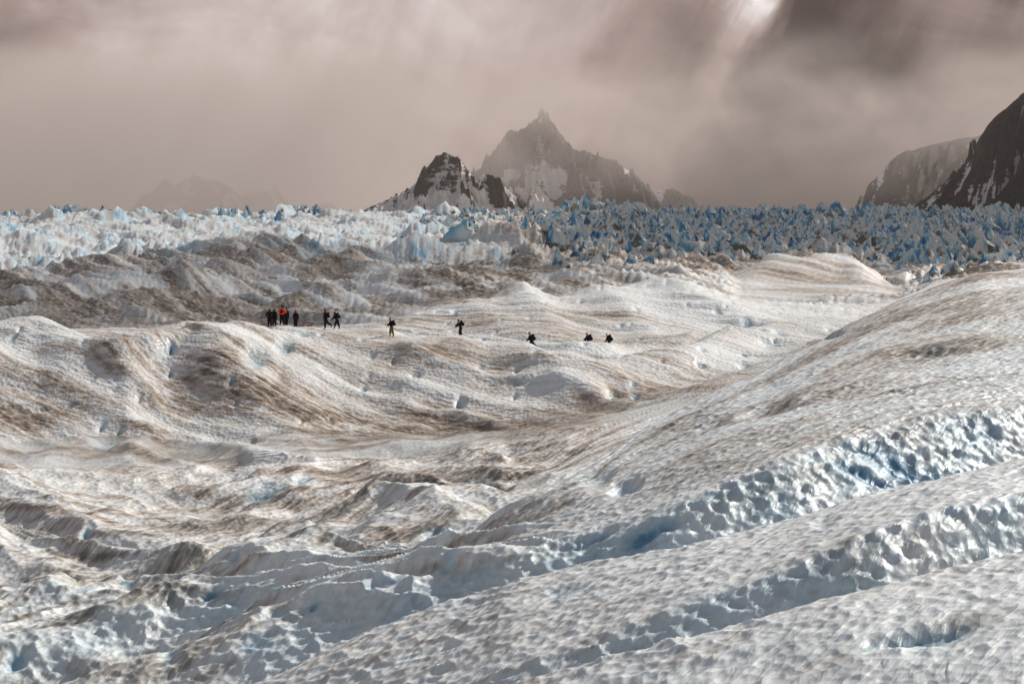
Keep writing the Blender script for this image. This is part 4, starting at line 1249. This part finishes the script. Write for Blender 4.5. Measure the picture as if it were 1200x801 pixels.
backpack(p6, j6, M_BLACK, 'black rucksack on the upright striding person', 0.9)
backpack(p7, j7, M_BLACK, 'bulky black rucksack on the stooped person with legs apart', 1.0)
backpack(p8, j8, M_NAVY, 'dark rucksack on the person in khaki trousers', 0.95)
backpack(p9, j9, M_BLACK, 'black rucksack on the bent person with lime green shoulders', 1.0)
backpack(p10, j10, M_BLACK, 'tall black rucksack on the person with one leg stretched back', 1.05)
backpack(p11, j11, M_BLACK, 'round black rucksack on the person second from the right', 1.05)
backpack(p12, j12, M_BLACK, 'large black rucksack on the last person at the right', 1.15)

# ------------------------------------------------------------------ clouds overhead: low thick banks whose shade lies on the glacier
def cloud_bank(poly, h0, thick, dens, label, seed):
    """poly: outline on the ground of the cloud's shade; the bank itself floats towards the sun at height h0"""
    ox, oy = sdir.x / sdir.z, sdir.y / sdir.z
    poly = np.array(poly, float)
    P2 = []
    for a, b in zip(poly, np.roll(poly, -1, axis=0)):
        n = max(2, int(np.hypot(*(b - a)) / 18))
        P2 += [a + (b - a) * k / n for k in range(n)]
    P2 = np.array(P2)
    c = P2.mean(0)
    wv = fbm(P2[:, 0] / 40, P2[:, 1] / 40, 3, seed) * 14
    dirv = (P2 - c) / (np.linalg.norm(P2 - c, axis=1, keepdims=True) + 1e-6)
    P2 = P2 + dirv * wv[:, None]
    n = len(P2)
    prof = [(1.0, 0.0), (0.985, 0.22), (0.955, 0.45), (0.90, 0.72), (0.80, 0.92), (0.6, 1.0)]
    rings = []
    for s, hh in [(p[0], -p[1] * 0.4) for p in reversed(prof[1:])] + prof:
        q = c + (P2 - c) * s
        bump = fbm(q[:, 0] / 60, q[:, 1] / 60, 3, seed + 5) * 0.25 * thick * abs(hh)
        rings.append(np.stack([q[:, 0] + ox * (h0), q[:, 1] + oy * (h0), h0 + hh * thick + bump], -1))
    nr = len(rings)
    V_ = np.concatenate(rings + [np.array([[c[0] + ox * h0, c[1] + oy * h0, h0 - 0.4 * thick], [c[0] + ox * h0, c[1] + oy * h0, h0 + thick]])])
    i = np.arange(n)
    quads = np.concatenate([np.stack([k * n + i, k * n + (i + 1) % n, (k + 1) * n + (i + 1) % n, (k + 1) * n + i], -1) for k in range(nr - 1)])
    tris = np.concatenate([np.stack([np.full(n, nr * n), (i + 1) % n, i], -1), np.stack([np.full(n, nr * n + 1), (nr - 1) * n + i, (nr - 1) * n + (i + 1) % n], -1)])
    m_ = bpy.data.materials.new('cloud_vapour')
    m_.use_nodes = True
    t = NT(m_.node_tree)
    v = t.node('ShaderNodeVolumePrincipled', {'Density': dens, 'Anisotropy': 0.3})
    v.inputs['Color'].default_value = (0.95, 0.94, 0.95, 1)
    o = t.node('ShaderNodeOutputMaterial')
    t.l.new(v.outputs[0], o.inputs['Volume'])
    ob = mesh_np('cloud', V_, quads=quads, tris=tris, mat=m_)
    tag(ob, label, kind='stuff')
    return ob


cloud_bank([(-420, 335), (-120, 345), (-30, 352), (22, 372), (42, 410), (44, 560), (40, 700), (10, 800), (-25, 840), (-60, 700), (-95, 560), (-420, 520)], 560, 70, 0.0068, 'low bank of cloud shading the dirty ice ridges', 401)
cloud_bank([(30, 760), (52, 730), (110, 690), (190, 720), (420, 900), (1100, 2300), (1200, 3050), (120, 3050), (70, 2300), (40, 1500), (12, 1000)],
           640, 90, 0.0062, 'long bank of cloud shading the field of ice pinnacles', 403)

# ------------------------------------------------------------------ haze
def box_mesh(name, lo, hi, mat):
    bm_ = bmesh.new()
    bmesh.ops.create_cube(bm_, size=1.0)
    for v in bm_.verts:
        v.co = Vector([(lo[i] + hi[i]) / 2 + v.co[i] * (hi[i] - lo[i]) for i in range(3)])
    me = bpy.data.meshes.new(name); bm_.to_mesh(me); bm_.free()
    me.materials.append(mat)
    ob = bpy.data.objects.new(name, me); COL.objects.link(ob)
    return ob


mm_ = bpy.data.materials.new('mist_vapour')
mm_.use_nodes = True
t = NT(mm_.node_tree)
pos = t.node('ShaderNodeNewGeometry').outputs['Position']
n = t.noise(t.mapping(pos, scale=(0.0062, 0.002, 0.0085)), 1.0, 5, 0.6, 0.5)
zz = t.node('ShaderNodeSeparateXYZ', {0: pos}).outputs[2]
gr = t.math('MULTIPLY_ADD', zz, 1 / 190.0, -0.10, clamp=True)
edge = t.math('MULTIPLY', t.math('SUBTRACT', 290.0, zz), 1 / 60.0, clamp=True)
dn_ = t.math('MULTIPLY', t.math('MULTIPLY_ADD', n, 5.0, -2.1, clamp=True), t.math('MULTIPLY', gr, edge))
xx_ = t.node('ShaderNodeSeparateXYZ', {0: pos}).outputs[0]
lf = t.math('MULTIPLY', t.math('MULTIPLY_ADD', xx_, -1 / 160.0, -0.75, clamp=True), 0.00085)
rf = t.math('MULTIPLY', t.math('MULTIPLY_ADD', xx_, 1 / 200.0, -3.4, clamp=True), 0.00014)
dn_ = t.math('ADD', t.math('ADD', t.math('MULTIPLY', dn_, 0.0009), t.math('MULTIPLY', lf, edge)), t.math('MULTIPLY', rf, edge))
v = t.node('ShaderNodeVolumePrincipled', {'Anisotropy': 0.25})
v.inputs['Color'].default_value = (0.93, 0.81, 0.76, 1)
t.l.new(dn_, v.inputs['Density'])
o = t.node('ShaderNodeOutputMaterial')
t.l.new(v.outputs[0], o.inputs['Volume'])
mb_ = box_mesh('mist_bank', (-2600, 4000, -20), (2600, 6300, 292), mm_)
tag(mb_, 'bank of mist drifting round the tall summit', kind='stuff')

mh = bpy.data.materials.new('haze_air')
mh.use_nodes = True
t = NT(mh.node_tree)
v = t.node('ShaderNodeVolumePrincipled', {'Density': 0.000038, 'Anisotropy': 0.25})
v.inputs['Color'].default_value = (0.93, 0.81, 0.76, 1)
o = t.node('ShaderNodeOutputMaterial')
t.l.new(v.outputs[0], o.inputs['Volume'])
hz = box_mesh('haze', (-12500, -12500, -120), (12500, 12500, 300), mh)
tag(hz, 'thin pinkish mist over the whole glacier', kind='stuff')
